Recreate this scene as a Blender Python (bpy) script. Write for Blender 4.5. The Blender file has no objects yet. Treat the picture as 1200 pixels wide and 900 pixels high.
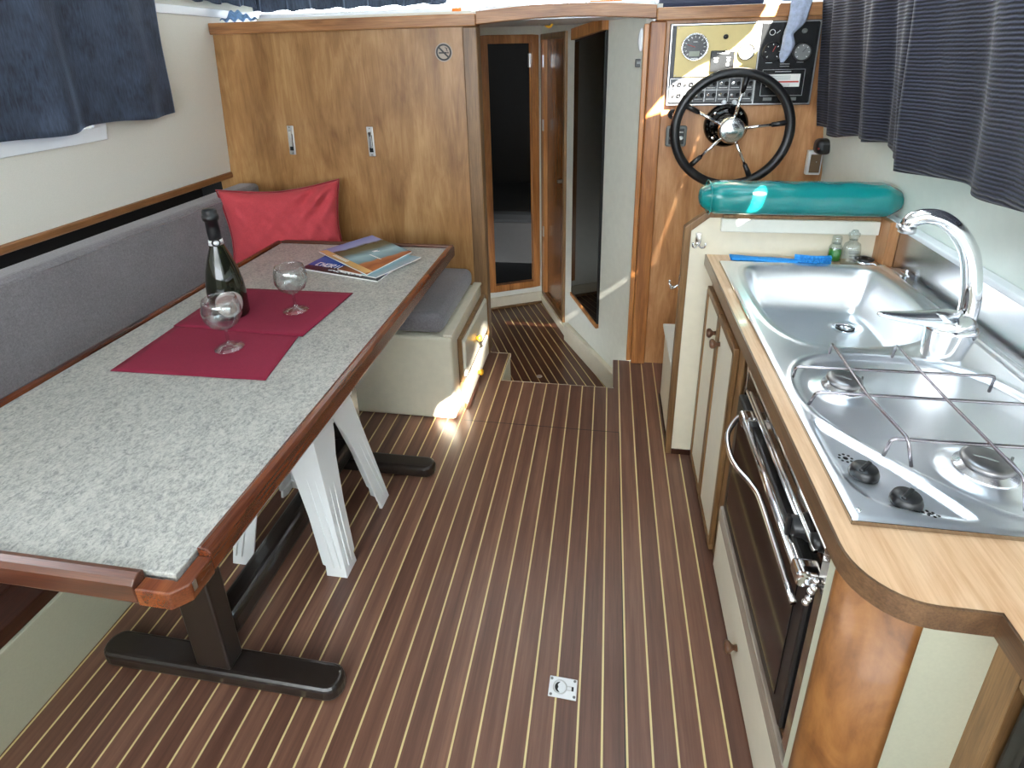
import bpy, bmesh, math, random
from mathutils import Vector, Matrix
import numpy as np
random.seed(7)
sc = bpy.context.scene
COL = sc.collection
PI = math.pi

# ------------------------------------------------------------------ helpers
def lin(c):
    return c / 12.92 if c <= .04045 else ((c + .055) / 1.055) ** 2.4
def rgb(r, g, b):
    return (lin(r / 255), lin(g / 255), lin(b / 255), 1)

class MB:
    """collects shapes given in world coordinates; build() links them as one mesh object"""
    def __init__(s):
        s.v = []; s.f = []; s.sm = []; s.mi = []; s.m = 0
    def add(s, vs, fs, smooth=False):
        o = len(s.v); s.v += [tuple(v) for v in vs]
        for f in fs:
            s.f.append([i + o for i in f]); s.sm.append(smooth); s.mi.append(s.m)
        return s
    def box(s, x0, x1, y0, y1, z0, z1, rot=None, c=None):
        vs = [Vector((x, y, z)) for x in (x0, x1) for y in (y0, y1) for z in (z0, z1)]
        if rot is not None:
            c = Vector(c) if c else Vector(((x0 + x1) / 2, (y0 + y1) / 2, (z0 + z1) / 2))
            vs = [rot @ (v - c) + c for v in vs]
        return s.add(vs, [(0, 1, 3, 2), (4, 6, 7, 5), (0, 4, 5, 1), (2, 3, 7, 6), (0, 2, 6, 4), (1, 5, 7, 3)])
    def hexa(s, b, t):
        """b, t: four bottom and four top corners in the same order"""
        return s.add(list(b) + list(t), [(3, 2, 1, 0), (4, 5, 6, 7), (0, 1, 5, 4), (1, 2, 6, 5), (2, 3, 7, 6), (3, 0, 4, 7)])
    def prism(s, pts, d, smooth=False):
        """closed polygon of 3-D points extruded along d"""
        d = Vector(d); n = len(pts); p = [Vector(q) for q in pts]
        s.add(p + [q + d for q in p], [tuple(range(n))[::-1], tuple(range(n, 2 * n))], False)
        o = len(s.v) - 2 * n
        for i in range(n):
            j = (i + 1) % n
            s.f.append([o + i, o + j, o + n + j, o + n + i]); s.sm.append(smooth); s.mi.append(s.m)
        return s
    def lathe(s, prof, c=(0, 0, 0), axis=(0, 0, 1), n=32, smooth=True):
        """prof: (radius, height) list; spun about the axis through c"""
        q = Vector((0, 0, 1)).rotation_difference(Vector(axis).normalized()); c = Vector(c)
        vs = []
        for r, h in prof:
            for k in range(n):
                a = 2 * PI * k / n
                vs.append(c + q @ Vector((r * math.cos(a), r * math.sin(a), h)))
        fs = []
        for i in range(len(prof) - 1):
            for k in range(n):
                j = (k + 1) % n
                fs.append((i * n + k, i * n + j, (i + 1) * n + j, (i + 1) * n + k))
        if prof[0][0] > 1e-6: fs.append(tuple(range(n))[::-1])
        if prof[-1][0] > 1e-6: fs.append(tuple(range((len(prof) - 1) * n, len(prof) * n)))
        return s.add(vs, fs, smooth)
    def cyl(s, a, b, r, r2=None, n=20, smooth=True):
        a = Vector(a); b = Vector(b); d = b - a
        o = len(s.f)
        s.lathe([(r, 0), (r if r2 is None else r2, d.length)], a, d, n, smooth)
        s.sm[-1] = s.sm[-2] = False
        return s
    def tube(s, pts, r, n=10, closed=False, res=0):
        p = [Vector(q) for q in pts]
        if res:
            p = smooth_path(p, res, closed)
        N = len(p); rs = r if isinstance(r, (list, tuple)) else [r] * N
        if len(rs) != N:
            rs = [rs[0] + (rs[-1] - rs[0]) * i / (N - 1) for i in range(N)] if len(rs) == 2 else [np.interp(i / (N - 1), np.linspace(0, 1, len(rs)), rs) for i in range(N)]
        vs = []; up = None
        for i in range(N):
            if closed: t = p[(i + 1) % N] - p[i - 1]
            else: t = p[min(i + 1, N - 1)] - p[max(i - 1, 0)]
            t.normalize()
            if up is None:
                up = Vector((0, 0, 1)) if abs(t.z) < .9 else Vector((1, 0, 0))
            u = up - t * up.dot(t)
            if u.length < 1e-4: u = t.orthogonal()
            u.normalize(); w = t.cross(u); up = u
            for k in range(n):
                a = 2 * PI * k / n
                vs.append(p[i] + (u * math.cos(a) + w * math.sin(a)) * rs[i])
        fs = []
        for i in range(N if closed else N - 1):
            i2 = (i + 1) % N
            for k in range(n):
                j = (k + 1) % n
                fs.append((i * n + k, i * n + j, i2 * n + j, i2 * n + k))
        if not closed:
            fs.append(tuple(range(n))[::-1]); fs.append(tuple(range((N - 1) * n, N * n)))
        return s.add(vs, fs, True)
    def ball(s, c, r, sx=1, sy=1, sz=1, n=16, m=10, rot=None):
        vs = []; c = Vector(c)
        for i in range(m + 1):
            a = PI * i / m
            for k in range(n):
                b = 2 * PI * k / n
                v = Vector((r * sx * math.sin(a) * math.cos(b), r * sy * math.sin(a) * math.sin(b), r * sz * math.cos(a)))
                vs.append(c + (rot @ v if rot else v))
        fs = [(i * n + k, (i + 1) * n + k, (i + 1) * n + (k + 1) % n, i * n + (k + 1) % n) for i in range(m) for k in range(n)]
        return s.add(vs, fs, True)
    def grid(s, f, nu, nv, smooth=True):
        vs = [f(i / nu, j / nv) for i in range(nu + 1) for j in range(nv + 1)]
        fs = [(i * (nv + 1) + j, (i + 1) * (nv + 1) + j, (i + 1) * (nv + 1) + j + 1, i * (nv + 1) + j + 1) for i in range(nu) for j in range(nv)]
        return s.add(vs, fs, smooth)
    def build(s, name, mat, parent=None, bevel=0, seg=2, solid=0, sub=0, fix=True, allsmooth=False, origin=None):
        if origin is None:
            if parent is not None: origin = world_of(parent)
            elif not s.v: origin = Vector()
            else:
                xs = [v[0] for v in s.v]; ys = [v[1] for v in s.v]; zs = [v[2] for v in s.v]
                origin = Vector(((min(xs) + max(xs)) / 2, (min(ys) + max(ys)) / 2, min(zs)))
        origin = Vector(origin)
        me = bpy.data.meshes.new(name)
        me.from_pydata([tuple(Vector(v) - origin) for v in s.v], [], s.f)
        for m in (mat if isinstance(mat, (list, tuple)) else [mat]): me.materials.append(m)
        for p, sm, mi in zip(me.polygons, s.sm, s.mi):
            p.use_smooth = sm or allsmooth; p.material_index = mi
        if fix:
            bm = bmesh.new(); bm.from_mesh(me)
            bmesh.ops.remove_doubles(bm, verts=bm.verts, dist=1e-5)
            bmesh.ops.recalc_face_normals(bm, faces=bm.faces)
            bm.to_mesh(me); bm.free()
        o = bpy.data.objects.new(name, me); COL.objects.link(o)
        if parent is not None:
            o.parent = parent
        else:
            o.location = origin
        if bevel:
            b = o.modifiers.new('b', 'BEVEL'); b.width = bevel; b.segments = seg; b.limit_method = 'ANGLE'; b.angle_limit = math.radians(40)
            b.harden_normals = False
        if solid:
            b = o.modifiers.new('s', 'SOLIDIFY'); b.thickness = solid; b.offset = 0
        if sub:
            b = o.modifiers.new('u', 'SUBSURF'); b.levels = sub; b.render_levels = sub
        return o

def smooth_path(p, res, closed=False):
    out = []; n = len(p)
    rng = range(n) if closed else range(n - 1)
    for i in rng:
        p1 = p[i]; p2 = p[(i + 1) % n]
        p0 = p[i - 1] if (closed or i > 0) else p1 + (p1 - p2)
        p3 = p[(i + 2) % n] if (closed or i + 2 < n) else p2 + (p2 - p1)
        for k in range(res):
            t = k / res
            out.append(.5 * ((2 * p1) + (p2 - p0) * t + (2 * p0 - 5 * p1 + 4 * p2 - p3) * t * t + (3 * p1 - p0 - 3 * p2 + p3) * t ** 3))
    if not closed: out.append(p[-1])
    return out

def world_of(o):
    v = Vector()
    while o is not None:
        v += o.location; o = o.parent
    return v

def tag(o, label, cat, group=None, kind=None):
    o['label'] = label; o['category'] = cat
    if group: o['group'] = group
    if kind: o['kind'] = kind
    return o
def thing(name, label, cat, loc, group=None):
    o = bpy.data.objects.new(name, None); COL.objects.link(o); o.location = loc; o.empty_display_size = .05
    return tag(o, label, cat, group)
def struct(o):
    o['kind'] = 'structure'; return o
def copy_tree(o, parent=None):
    c = o.copy(); COL.objects.link(c)
    if parent is not None: c.parent = parent
    for ch in [x for x in bpy.data.objects if x.parent == o]: copy_tree(ch, c)
    return c
def B(*a, **k): return MB().box(*a, **k)
def rect_ring(x0, x1, z0, z1, w, y0, y1):
    """picture-frame ring in the xz plane"""
    m = MB()
    m.box(x0, x1, y0, y1, z0, z0 + w); m.box(x0, x1, y0, y1, z1 - w, z1)
    m.box(x0, x0 + w, y0, y1, z0 + w, z1 - w); m.box(x1 - w, x1, y0, y1, z0 + w, z1 - w)
    return m

# ------------------------------------------------------------------ materials
class NT:
    def __init__(s, name):
        s.m = bpy.data.materials.new(name); s.m.use_nodes = True; s.t = s.m.node_tree
        s.b = s.t.nodes['Principled BSDF']
    def n(s, typ, **k):
        nd = s.t.nodes.new(typ)
        for a, v in k.items():
            if a.startswith('_'): setattr(nd, a[1:], v)
            else: nd.inputs[a.replace('__', ' ')].default_value = v
        return nd
    def l(s, a, b): s.t.links.new(a, b)
    def co(s, kind='Object', scale=(1, 1, 1), rot=(0, 0, 0), loc=(0, 0, 0)):
        tc = s.n('ShaderNodeTexCoord'); mp = s.n('ShaderNodeMapping')
        mp.inputs['Scale'].default_value = scale; mp.inputs['Rotation'].default_value = rot; mp.inputs['Location'].default_value = loc
        s.l(tc.outputs[kind], mp.inputs['Vector']); return mp.outputs['Vector']
    def noise(s, vec, scale, detail=4, rough=.55, dist=0):
        n = s.n('ShaderNodeTexNoise', Scale=scale, Detail=detail, Roughness=rough, Distortion=dist); s.l(vec, n.inputs['Vector']); return n.outputs['Fac']
    def ramp(s, fac, stops, mode='LINEAR'):
        r = s.n('ShaderNodeValToRGB'); r.color_ramp.interpolation = mode
        e = r.color_ramp.elements
        while len(e) < len(stops): e.new(.5)
        for i, (p, c) in enumerate(stops):
            e[i].position = p; e[i].color = c if len(c) == 4 else (*c, 1)
        s.l(fac, r.inputs['Fac']); return r.outputs['Color']
    def mix(s, fac, a, b, mode='MIX'):
        m = s.n('ShaderNodeMix', _data_type='RGBA', _blend_type=mode)
        for i, x in ((0, fac), (6, a), (7, b)):
            if hasattr(x, 'is_linked'): s.l(x, m.inputs[i])
            elif i == 0: m.inputs[0].default_value = x
            else: m.inputs[i].default_value = x
        return m.outputs[2]
    def math(s, op, a, b=None, c=None):
        m = s.n('ShaderNodeMath', _operation=op)
        for i, x in enumerate((a, b, c)):
            if x is None: continue
            if hasattr(x, 'is_linked'): s.l(x, m.inputs[i])
            else: m.inputs[i].default_value = x
        return m.outputs[0]
    def bump(s, h, st=.2, d=.001):
        b = s.n('ShaderNodeBump', Strength=st, Distance=d); s.l(h, b.inputs['Height']); s.l(b.outputs['Normal'], s.b.inputs['Normal'])
    def set(s, col=None, rough=None, metal=None, **k):
        for nm, x in (('Base Color', col), ('Roughness', rough), ('Metallic', metal)):
            if x is None: continue
            if hasattr(x, 'is_linked'): s.l(x, s.b.inputs[nm])
            else: s.b.inputs[nm].default_value = x
        for a, v in k.items(): s.b.inputs[a.replace('__', ' ')].default_value = v
        return s.m

def plain(name, c, rough=.5, metal=0, vary=.06, scale=30, bump=.0, **k):
    t = NT(name); v = t.co()
    f = t.noise(v, scale, 3)
    lo = tuple(x * (1 - vary) for x in c[:3]) + (1,); hi = tuple(min(1, x * (1 + vary)) for x in c[:3]) + (1,)
    t.set(t.ramp(f, [(.3, lo), (.7, hi)]), rough, metal, **k)
    if bump: t.bump(f, bump)
    return t.m

def wood(name, dark, mid, light, axis='z', scale=1.0, rough=.4, fine=1.0, coat=.15, bands=3.0):
    """grain runs along axis; broad cathedral figure + fine pores"""
    t = NT(name)
    s = {'x': (.12, 1, 1), 'y': (1, .12, 1), 'z': (1, 1, .12)}[axis]
    v = t.co(scale=s)
    warp = t.noise(v, 3.2 * scale, 3, .5, .6)
    nz = t.n('ShaderNodeTexNoise', Scale=bands * 2.6 * scale, Detail=5, Roughness=.6, Distortion=1.1); t.l(v, nz.inputs['Vector'])
    s2 = {'x': (.03, 1, 1), 'y': (1, .03, 1), 'z': (1, 1, .03)}[axis]
    v2 = t.co(scale=s2)
    fn = t.noise(v2, 170 * scale * fine, 4, .65)
    a = t.math('ADD', t.math('MULTIPLY', nz.outputs['Fac'], .62), t.math('MULTIPLY', warp, .38))
    col = t.ramp(a, [(.34, dark), (.5, mid), (.66, light)])
    pore = t.ramp(fn, [(.35, (.72, .72, .72)), (.6, (1.08, 1.08, 1.08))])
    t.set(t.mix(1.0, col, pore, 'MULTIPLY'), rough, 0, Coat__Weight=coat, Coat__Roughness=.25)
    t.bump(fn, .12, .0006)
    return t.m

def ply(name, dark, mid, light, rough=.4, sc=1.0):
    """rotary-cut veneer: broad wandering flame figure, short flecks, no straight stripes"""
    t = NT(name)
    v = t.co(scale=(1, 1, .26)); big = t.noise(v, 5.0 * sc, 4, .55, 1.6)
    v2 = t.co(scale=(1, 1, .14)); mid_ = t.noise(v2, 26 * sc, 5, .62, 1.2)
    v3 = t.co(scale=(1, 1, .06)); fl = t.noise(v3, 260 * sc, 3, .6)
    blot = t.noise(t.co(), 3.2, 3, .6, .4)
    a = t.math('ADD', t.math('ADD', t.math('MULTIPLY', big, .40), t.math('MULTIPLY', mid_, .30)), t.math('ADD', t.math('MULTIPLY', blot, .20), t.math('MULTIPLY', fl, .10)))
    t.set(t.ramp(a, [(.38, dark), (.5, mid), (.62, light)]), rough, 0, Coat__Weight=.2, Coat__Roughness=.3)
    t.bump(fl, .08, .0005); return t.m
M = {}
M['ply'] = ply('plywood_panel', rgb(124, 84, 44), rgb(160, 116, 68), rgb(186, 146, 98))
M['ply_helm'] = ply('helm_plywood', rgb(146, 96, 54), rgb(184, 130, 84), rgb(208, 160, 114), .38)
M['trim'] = wood('solid_wood_trim', rgb(128, 80, 44), rgb(166, 114, 68), rgb(194, 146, 100), 'x', 1.6, .4)
M['trim_z'] = wood('solid_wood_post', rgb(122, 72, 34), rgb(170, 108, 56), rgb(200, 142, 84), 'z', 1.8, .38)
M['trim_y'] = wood('solid_wood_rail', rgb(104, 66, 34), rgb(138, 92, 52), rgb(160, 112, 70), 'y', 1.8, .42)
M['door_wood'] = wood('door_wood', rgb(150, 92, 44), rgb(190, 128, 72), rgb(214, 158, 100), 'z', 1.5, .35)
M['mahog'] = wood('varnished_mahogany', rgb(58, 22, 10), rgb(104, 50, 24), rgb(140, 78, 40), 'y', 2.2, .25, 1, .6)
M['mahog_x'] = wood('varnished_mahogany_end', rgb(52, 24, 16), rgb(88, 48, 32), rgb(122, 78, 54), 'x', 2.2, .28, 1, .5)
M['burl'] = None
M['leaf'] = wood('dark_door_veneer', rgb(92, 52, 24), rgb(128, 78, 40), rgb(156, 102, 58), 'z', 1.5, .25, 1, .5)
M['cab_trim'] = wood('cabinet_trim_wood', rgb(96, 68, 40), rgb(132, 98, 62), rgb(152, 118, 80), 'z', 1.8, .45)
M['edge_y'] = wood('worktop_edge_wood', rgb(82, 58, 40), rgb(110, 82, 58), rgb(134, 102, 74), 'y', 1.8, .3, 1, .4)
M['edge_x'] = wood('worktop_edge_wood_end', rgb(82, 58, 40), rgb(110, 82, 58), rgb(134, 102, 74), 'x', 1.8, .3, 1, .4)
M['dark_wood'] = wood('dark_step_wood', rgb(40, 20, 12), rgb(62, 32, 20), rgb(84, 48, 30), 'y', 1.8, .4)
M['white'] = plain('white_laminate', rgb(226, 226, 214), .45, vary=.03)
M['sage'] = plain('pale_sage_laminate', rgb(188, 188, 166), .5, vary=.03, scale=200)
M['door_white'] = plain('cream_door_laminate', rgb(216, 210, 192), .42, vary=.02)
M['cream'] = plain('cream_paint', rgb(222, 214, 192), .5, vary=.03)
M['hull'] = plain('textured_white_vinyl', rgb(226, 224, 214), .55, vary=.03, scale=260, bump=.12)
M['hull_r'] = plain('pale_green_white_gelcoat', rgb(222, 230, 222), .35, vary=.02)
M['plastic_white'] = plain('white_plastic', rgb(238, 241, 242), .3, vary=.01)
M['gloss_white'] = plain('white_window_plastic', rgb(236, 240, 244), .25, vary=.01)
M['black'] = plain('black_plastic', rgb(22, 22, 24), .35, vary=.1)
M['blackgloss'] = plain('black_glass', rgb(7, 6, 6), .06, vary=.0)
M['black_metal'] = plain('dark_brown_metal', rgb(34, 27, 24), .28, vary=.1, Coat__Weight=.3)
M['chrome'] = plain('chrome', (.82, .83, .85, 1), .08, 1, vary=.01)
M['zinc'] = plain('satin_metal', (.62, .62, .62, 1), .28, 1, vary=.04)
M['bright_alu'] = plain('bright_cast_plate', rgb(232, 234, 236), .3, .35, vary=.03)
M['gold'] = plain('brass_foil_plate', rgb(204, 184, 124), .4, .15, vary=.03)
M['teal'] = plain('teal_vinyl', rgb(14, 126, 124), .22, vary=.05, scale=14, bump=.05, Coat__Weight=.3, Coat__Roughness=.2)
M['yellow'] = plain('yellow_knob', rgb(240, 180, 40), .35)
M['knobbrown'] = plain('brown_knob', rgb(94, 62, 42), .35)
M['orange'] = plain('orange_tape', rgb(236, 128, 48), .5)
M['bluecloth'] = plain('blue_striped_cloth', rgb(120, 160, 205), .8, vary=.3, scale=60)
M['bluedish'] = plain('blue_microfibre', rgb(38, 140, 214), .7, vary=.1, scale=120, bump=.3)
M['napkin_dark'] = plain('dark_seam', rgb(90, 16, 34), .8)
M['green'] = plain('green_gel', rgb(70, 150, 60), .2)
M['paper'] = plain('paper', rgb(236, 234, 228), .6, vary=.02)
M['black_paint'] = plain('black_mark', rgb(12, 12, 12), .5, vary=0)
M['white_mark'] = plain('white_mark', rgb(236, 236, 232), .5, vary=0)
M['red_mark'] = plain('red_mark', rgb(196, 60, 40), .5, vary=0)
M['grey_mark'] = plain('grey_mark', rgb(120, 124, 122), .5, vary=0)
M['lcd'] = plain('lcd_glass', rgb(120, 128, 106), .2, vary=0)
M['dark_void'] = plain('painted_shade_void', rgb(16, 15, 14), .8)  # near-black stands in for shade in the recess, passage and bow cabin
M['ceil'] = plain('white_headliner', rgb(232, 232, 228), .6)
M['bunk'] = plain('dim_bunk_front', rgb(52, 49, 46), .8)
M['navy_vinyl'] = plain('navy_vinyl', rgb(30, 36, 62), .5)
M['striped_strap'] = plain('grey_blue_cloth', rgb(168, 178, 200), .8, vary=.2, scale=70, bump=.2)
M['wire'] = plain('pan_support_wire', (.34, .31, .33, 1), .25, 1, vary=.02)
M['greywood'] = wood('weathered_sill', rgb(122, 108, 96), rgb(150, 136, 122), rgb(172, 160, 146), 'y', 1.8, .5)
M['brown_lens'] = plain('brown_plate', rgb(104, 82, 60), .3)
M['hubmetal'] = plain('polished_hub', (.78, .80, .80, 1), .22, 1, vary=.01)
M['taupe_sign'] = plain('clear_sticker', rgb(158, 142, 126), .4)
M['sand'] = plain('sand_yellow_print', rgb(206, 160, 98), .4)
M['switchgrey'] = plain('switch_plate_grey', rgb(84, 86, 88), .4, .2)
M['burner'] = plain('burner_cap', (.28, .27, .27, 1), .35, 1, vary=.15)
M['gauge_black'] = plain('gauge_face_black', rgb(26, 27, 28), .25)
M['gauge_white'] = plain('gauge_face_white', rgb(222, 222, 220), .35)
M['dullglass'] = plain('gauge_dull_face', rgb(128, 130, 130), .2)
M['greyfab'] = plain('grey_carpeted_side', rgb(110, 114, 116), .9, vary=.2, scale=300)

t = NT('quarter_round_burl'); v = t.co(scale=(1, 1, .6)); a = t.noise(v, 14, 6, .65, .8)
f2 = t.noise(t.co(scale=(1, 1, .2)), 60, 3)
t.set(t.mix(.35, t.ramp(a, [(.3, rgb(98, 58, 24)), (.5, rgb(140, 90, 44)), (.7, rgb(166, 114, 62))]), t.ramp(f2, [(.3, rgb(92, 54, 24)), (.6, rgb(148, 98, 50))])), .5, 0, Coat__Weight=.1)
M['burl'] = t.m

def teak(name, x0, pitch, tone, seam=None):
    t = NT(name)
    tc = t.n('ShaderNodeTexCoord'); sp = t.n('ShaderNodeSeparateXYZ'); t.l(tc.outputs['Object'], sp.inputs[0])
    X, Y = sp.outputs['X'], sp.outputs['Y']
    u = t.math('DIVIDE', t.math('SUBTRACT', X, x0), pitch)
    fl = t.math('FLOOR', u); fr = t.math('FRACT', u)
    w = .0024 / pitch
    near0 = t.math('LESS_THAN', fr, w); near1 = t.math('GREATER_THAN', fr, 1 - w)
    line = t.math('MAXIMUM', near0, near1)
    wn = t.n('ShaderNodeTexWhiteNoise', _noise_dimensions='1D'); t.l(fl, wn.inputs['W'])
    cmb = t.n('ShaderNodeCombineXYZ'); t.l(t.math('MULTIPLY', X, 1), cmb.inputs[0])
    t.l(t.math('MULTIPLY', Y, .035), cmb.inputs[1]); t.l(t.math('MULTIPLY', fl, .37), cmb.inputs[2])
    st = t.noise(cmb.outputs[0], 150, 5, .7)
    st2 = t.noise(cmb.outputs[0], 42, 3, .5)
    a = t.math('ADD', t.math('MULTIPLY', st, .5), t.math('MULTIPLY', st2, .5))
    a = t.math('ADD', t.math('MULTIPLY', a, .75), t.math('ADD', .125, t.math('MULTIPLY', t.math('SUBTRACT', wn.outputs['Value'], .5), .16)))
    c = t.ramp(a, [(.32, tone[0]), (.5, tone[1]), (.68, tone[2])])
    c = t.mix(line, c, rgb(214, 196, 140))
    if seam:
        sx, sy = seam
        m1 = t.math('MULTIPLY', t.math('LESS_THAN', t.math('ABSOLUTE', t.math('SUBTRACT', X, sx)), .0014), t.math('LESS_THAN', Y, sy))
        m2 = t.math('MULTIPLY', t.math('LESS_THAN', t.math('ABSOLUTE', t.math('SUBTRACT', Y, sy)), .0016), t.math('LESS_THAN', X, sx))
        m2 = t.math('MULTIPLY', m2, t.math('GREATER_THAN', X, -.56))
        c = t.mix(t.math('MAXIMUM', m1, m2), c, (.004, .003, .003, 1))
    t.set(c, .34, 0, Coat__Weight=.3, Coat__Roughness=.28)
    t.bump(st, .06, .0005)
    return t.m
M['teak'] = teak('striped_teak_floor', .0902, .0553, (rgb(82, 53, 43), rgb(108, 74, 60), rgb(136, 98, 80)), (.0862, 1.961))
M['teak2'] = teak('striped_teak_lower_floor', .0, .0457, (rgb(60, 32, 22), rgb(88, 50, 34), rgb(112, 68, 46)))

t = NT('grey_mottled_laminate')
v = t.co(scale=(1, .75, 1), rot=(0, 0, .5)); a = t.noise(v, 115, 5, .7, .6); b = t.noise(v, 24, 3, .5, .6); c3 = t.noise(v, 320, 2)
f = t.math('ADD', t.math('ADD', t.math('MULTIPLY', a, .62), t.math('MULTIPLY', b, .14)), t.math('MULTIPLY', c3, .24))
t.set(t.ramp(f, [(.34, rgb(104, 106, 106)), (.44, rgb(146, 146, 142)), (.54, rgb(176, 175, 168)), (.68, rgb(196, 194, 186))]), .34, 0, Coat__Weight=.1)
M['laminate'] = t.m

t = NT('beech_worktop'); v = t.co(scale=(1, .25, 1), rot=(0, 0, -.55)); a = t.noise(v, 26, 5, .6, .8); b = t.noise(t.co(scale=(1, .05, 1), rot=(0, 0, -.55)), 130, 3)
t.set(t.mix(.5, t.ramp(a, [(.3, rgb(196, 152, 112)), (.5, rgb(214, 174, 136)), (.7, rgb(230, 198, 164))]), t.ramp(b, [(.35, rgb(196, 152, 114)), (.6, rgb(226, 190, 152))])), .3, 0, Coat__Weight=.3)
M['beech'] = t.m

def steel(name, rough, base, axis):
    t = NT(name); s = {'x': (.02, 1, 1), 'y': (1, .02, 1), 'n': (1, 1, 1)}[axis]
    f = t.noise(t.co(scale=s), 240 if axis != 'n' else 9, 3)
    r = t.math('ADD', t.math('MULTIPLY', f, .12), rough - .06)
    t.set(base, r, 1)
    if axis != 'n': t.bump(f, .03, .0003)
    return t.m
M['steel'] = steel('stainless_sink_steel', .31, (.90, .92, .94, 1), 'n')
M['steel_b'] = steel('brushed_splashback_steel', .25, (.62, .63, .65, 1), 'y')
M['steel_dark'] = steel('oven_mirror_steel', .1, (.46, .42, .38, 1), 'y')

def fabric(name, c, s=900, v_=.12, rough=.9, sheen=.3):
    t = NT(name); v = t.co()
    a = t.noise(t.co(scale=(1, .25, 1)), s, 2); b = t.noise(t.co(scale=(.25, 1, .25)), s, 2); d = t.noise(v, 6, 3)
    f = t.math('ADD', t.math('MULTIPLY', t.math('ADD', a, b), .4), t.math('MULTIPLY', d, .2))
    lo = tuple(x * (1 - v_ * 2) for x in c[:3]) + (1,); hi = tuple(min(1, x * (1 + v_ * 2)) for x in c[:3]) + (1,)
    t.set(t.ramp(f, [(.35, lo), (.65, hi)]), rough, 0, Sheen__Weight=sheen, Sheen__Roughness=.5); t.bump(f, .35, .0012); return t.m
M['grey_fab'] = fabric('grey_upholstery', rgb(122, 118, 122), 420, .14)
M['red_fab'] = fabric('coral_cotton', rgb(190, 66, 74), 500, .06, .9, .05)
M['maroon'] = fabric('maroon_placemat_cloth', rgb(132, 24, 54), 600, .06, .9, .0)
M['piping'] = fabric('dark_red_piping', rgb(150, 34, 46), 500, .05)

def cord(name, c, dz):
    """corduroy: ribs stacked along z"""
    t = NT(name); tc = t.n('ShaderNodeTexCoord'); sp = t.n('ShaderNodeSeparateXYZ'); t.l(tc.outputs['Object'], sp.inputs[0])
    w = t.noise(t.co(scale=(1, 1, 1)), 30, 2)
    ph = t.math('ADD', t.math('MULTIPLY', sp.outputs['Z'], 2 * PI / dz), t.math('MULTIPLY', w, 3.0))
    rib = t.math('ADD', t.math('MULTIPLY', t.math('SINE', ph), .5), .5)
    n2 = t.noise(t.co(scale=(.4, .4, 1)), 500, 2)
    rr = t.math('MULTIPLY', rib, t.math('ADD', n2, .5))
    lo = tuple(x * .25 for x in c[:3]) + (1,); hi = tuple(x * 2.4 for x in c[:3]) + (1,)
    t.set(t.ramp(rr, [(.3, lo), (1, hi)]), .8, 0, Sheen__Weight=.12, Sheen__Roughness=.3); t.bump(rib, .9, .003); return t.m
M['cord'] = cord('navy_corduroy', rgb(35, 36, 50), .0094)
t = NT('blue_velour'); a = t.noise(t.co(scale=(1, 1, .12)), 220, 3); b = t.noise(t.co(), 12, 3)
f = t.math('ADD', t.math('MULTIPLY', a, .5), t.math('MULTIPLY', b, .5))
t.set(t.ramp(f, [(.35, rgb(34, 40, 54)), (.65, rgb(66, 78, 98))]), .85, 0, Sheen__Weight=.5, Sheen__Roughness=.3, Sheen__Tint=(.5, .68, 1, 1)); t.bump(a, .4, .002)
M['velour'] = t.m

t = NT('dark_bottle_glass'); t.set(rgb(20, 22, 10), .05, 0, Coat__Weight=.4); M['bottle'] = t.m
t = NT('mirror_glass'); t.set((.07, .07, .07, 1), .02, 1); M['mirror'] = t.m  # near-black tint stands in for the dark cabin in its reflection
# window pane: mostly lets light straight through, with a fresnel gloss
m = bpy.data.materials.new('window_pane'); m.use_nodes = True; nt = m.node_tree; nt.nodes.clear()
o_ = nt.nodes.new('ShaderNodeOutputMaterial'); mx = nt.nodes.new('ShaderNodeMixShader'); tr = nt.nodes.new('ShaderNodeBsdfTransparent'); gl = nt.nodes.new('ShaderNodeBsdfGlossy'); fr = nt.nodes.new('ShaderNodeFresnel')
gl.inputs['Roughness'].default_value = .02; nt.links.new(fr.outputs[0], mx.inputs[0]); nt.links.new(tr.outputs[0], mx.inputs[1]); nt.links.new(gl.outputs[0], mx.inputs[2]); nt.links.new(mx.outputs[0], o_.inputs[0])
M['pane'] = m
def thin(name, tint, base, edge, rough):
    m = bpy.data.materials.new(name); m.use_nodes = True; nt = m.node_tree; nt.nodes.clear(); N = nt.nodes.new; L = nt.links.new
    o_ = N('ShaderNodeOutputMaterial'); mx = N('ShaderNodeMixShader'); tr = N('ShaderNodeBsdfTransparent'); gl = N('ShaderNodeBsdfGlossy'); lw = N('ShaderNodeLayerWeight'); pw = N('ShaderNodeMath'); ma = N('ShaderNodeMath')
    lw.inputs[0].default_value = .5; pw.operation = 'POWER'; pw.inputs[1].default_value = 3; ma.operation = 'MULTIPLY_ADD'; ma.inputs[1].default_value = edge; ma.inputs[2].default_value = base
    L(lw.outputs['Facing'], pw.inputs[0]); L(pw.outputs[0], ma.inputs[0]); tr.inputs[0].default_value = tint
    gl.inputs['Roughness'].default_value = rough; L(ma.outputs[0], mx.inputs[0]); L(tr.outputs[0], mx.inputs[1]); L(gl.outputs[0], mx.inputs[2]); L(mx.outputs[0], o_.inputs[0])
    return m
M['glass'] = thin('clear_glass', (.93, .95, .95, 1), .10, .85, .01)
M['clear'] = thin('clear_plastic', (.86, .90, .90, 1), .10, .6, .10)
# frosted sheet added to spread light over the galley, fills the hatch
m = bpy.data.materials.new('skylight_diffuser'); m.use_nodes = True; nt = m.node_tree; nt.nodes.clear()
o_ = nt.nodes.new('ShaderNodeOutputMaterial'); tl = nt.nodes.new('ShaderNodeBsdfTranslucent'); tl.inputs[0].default_value = (.36, .41, .45, 1); nt.links.new(tl.outputs[0], o_.inputs[0])
M['frosted'] = m

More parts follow.
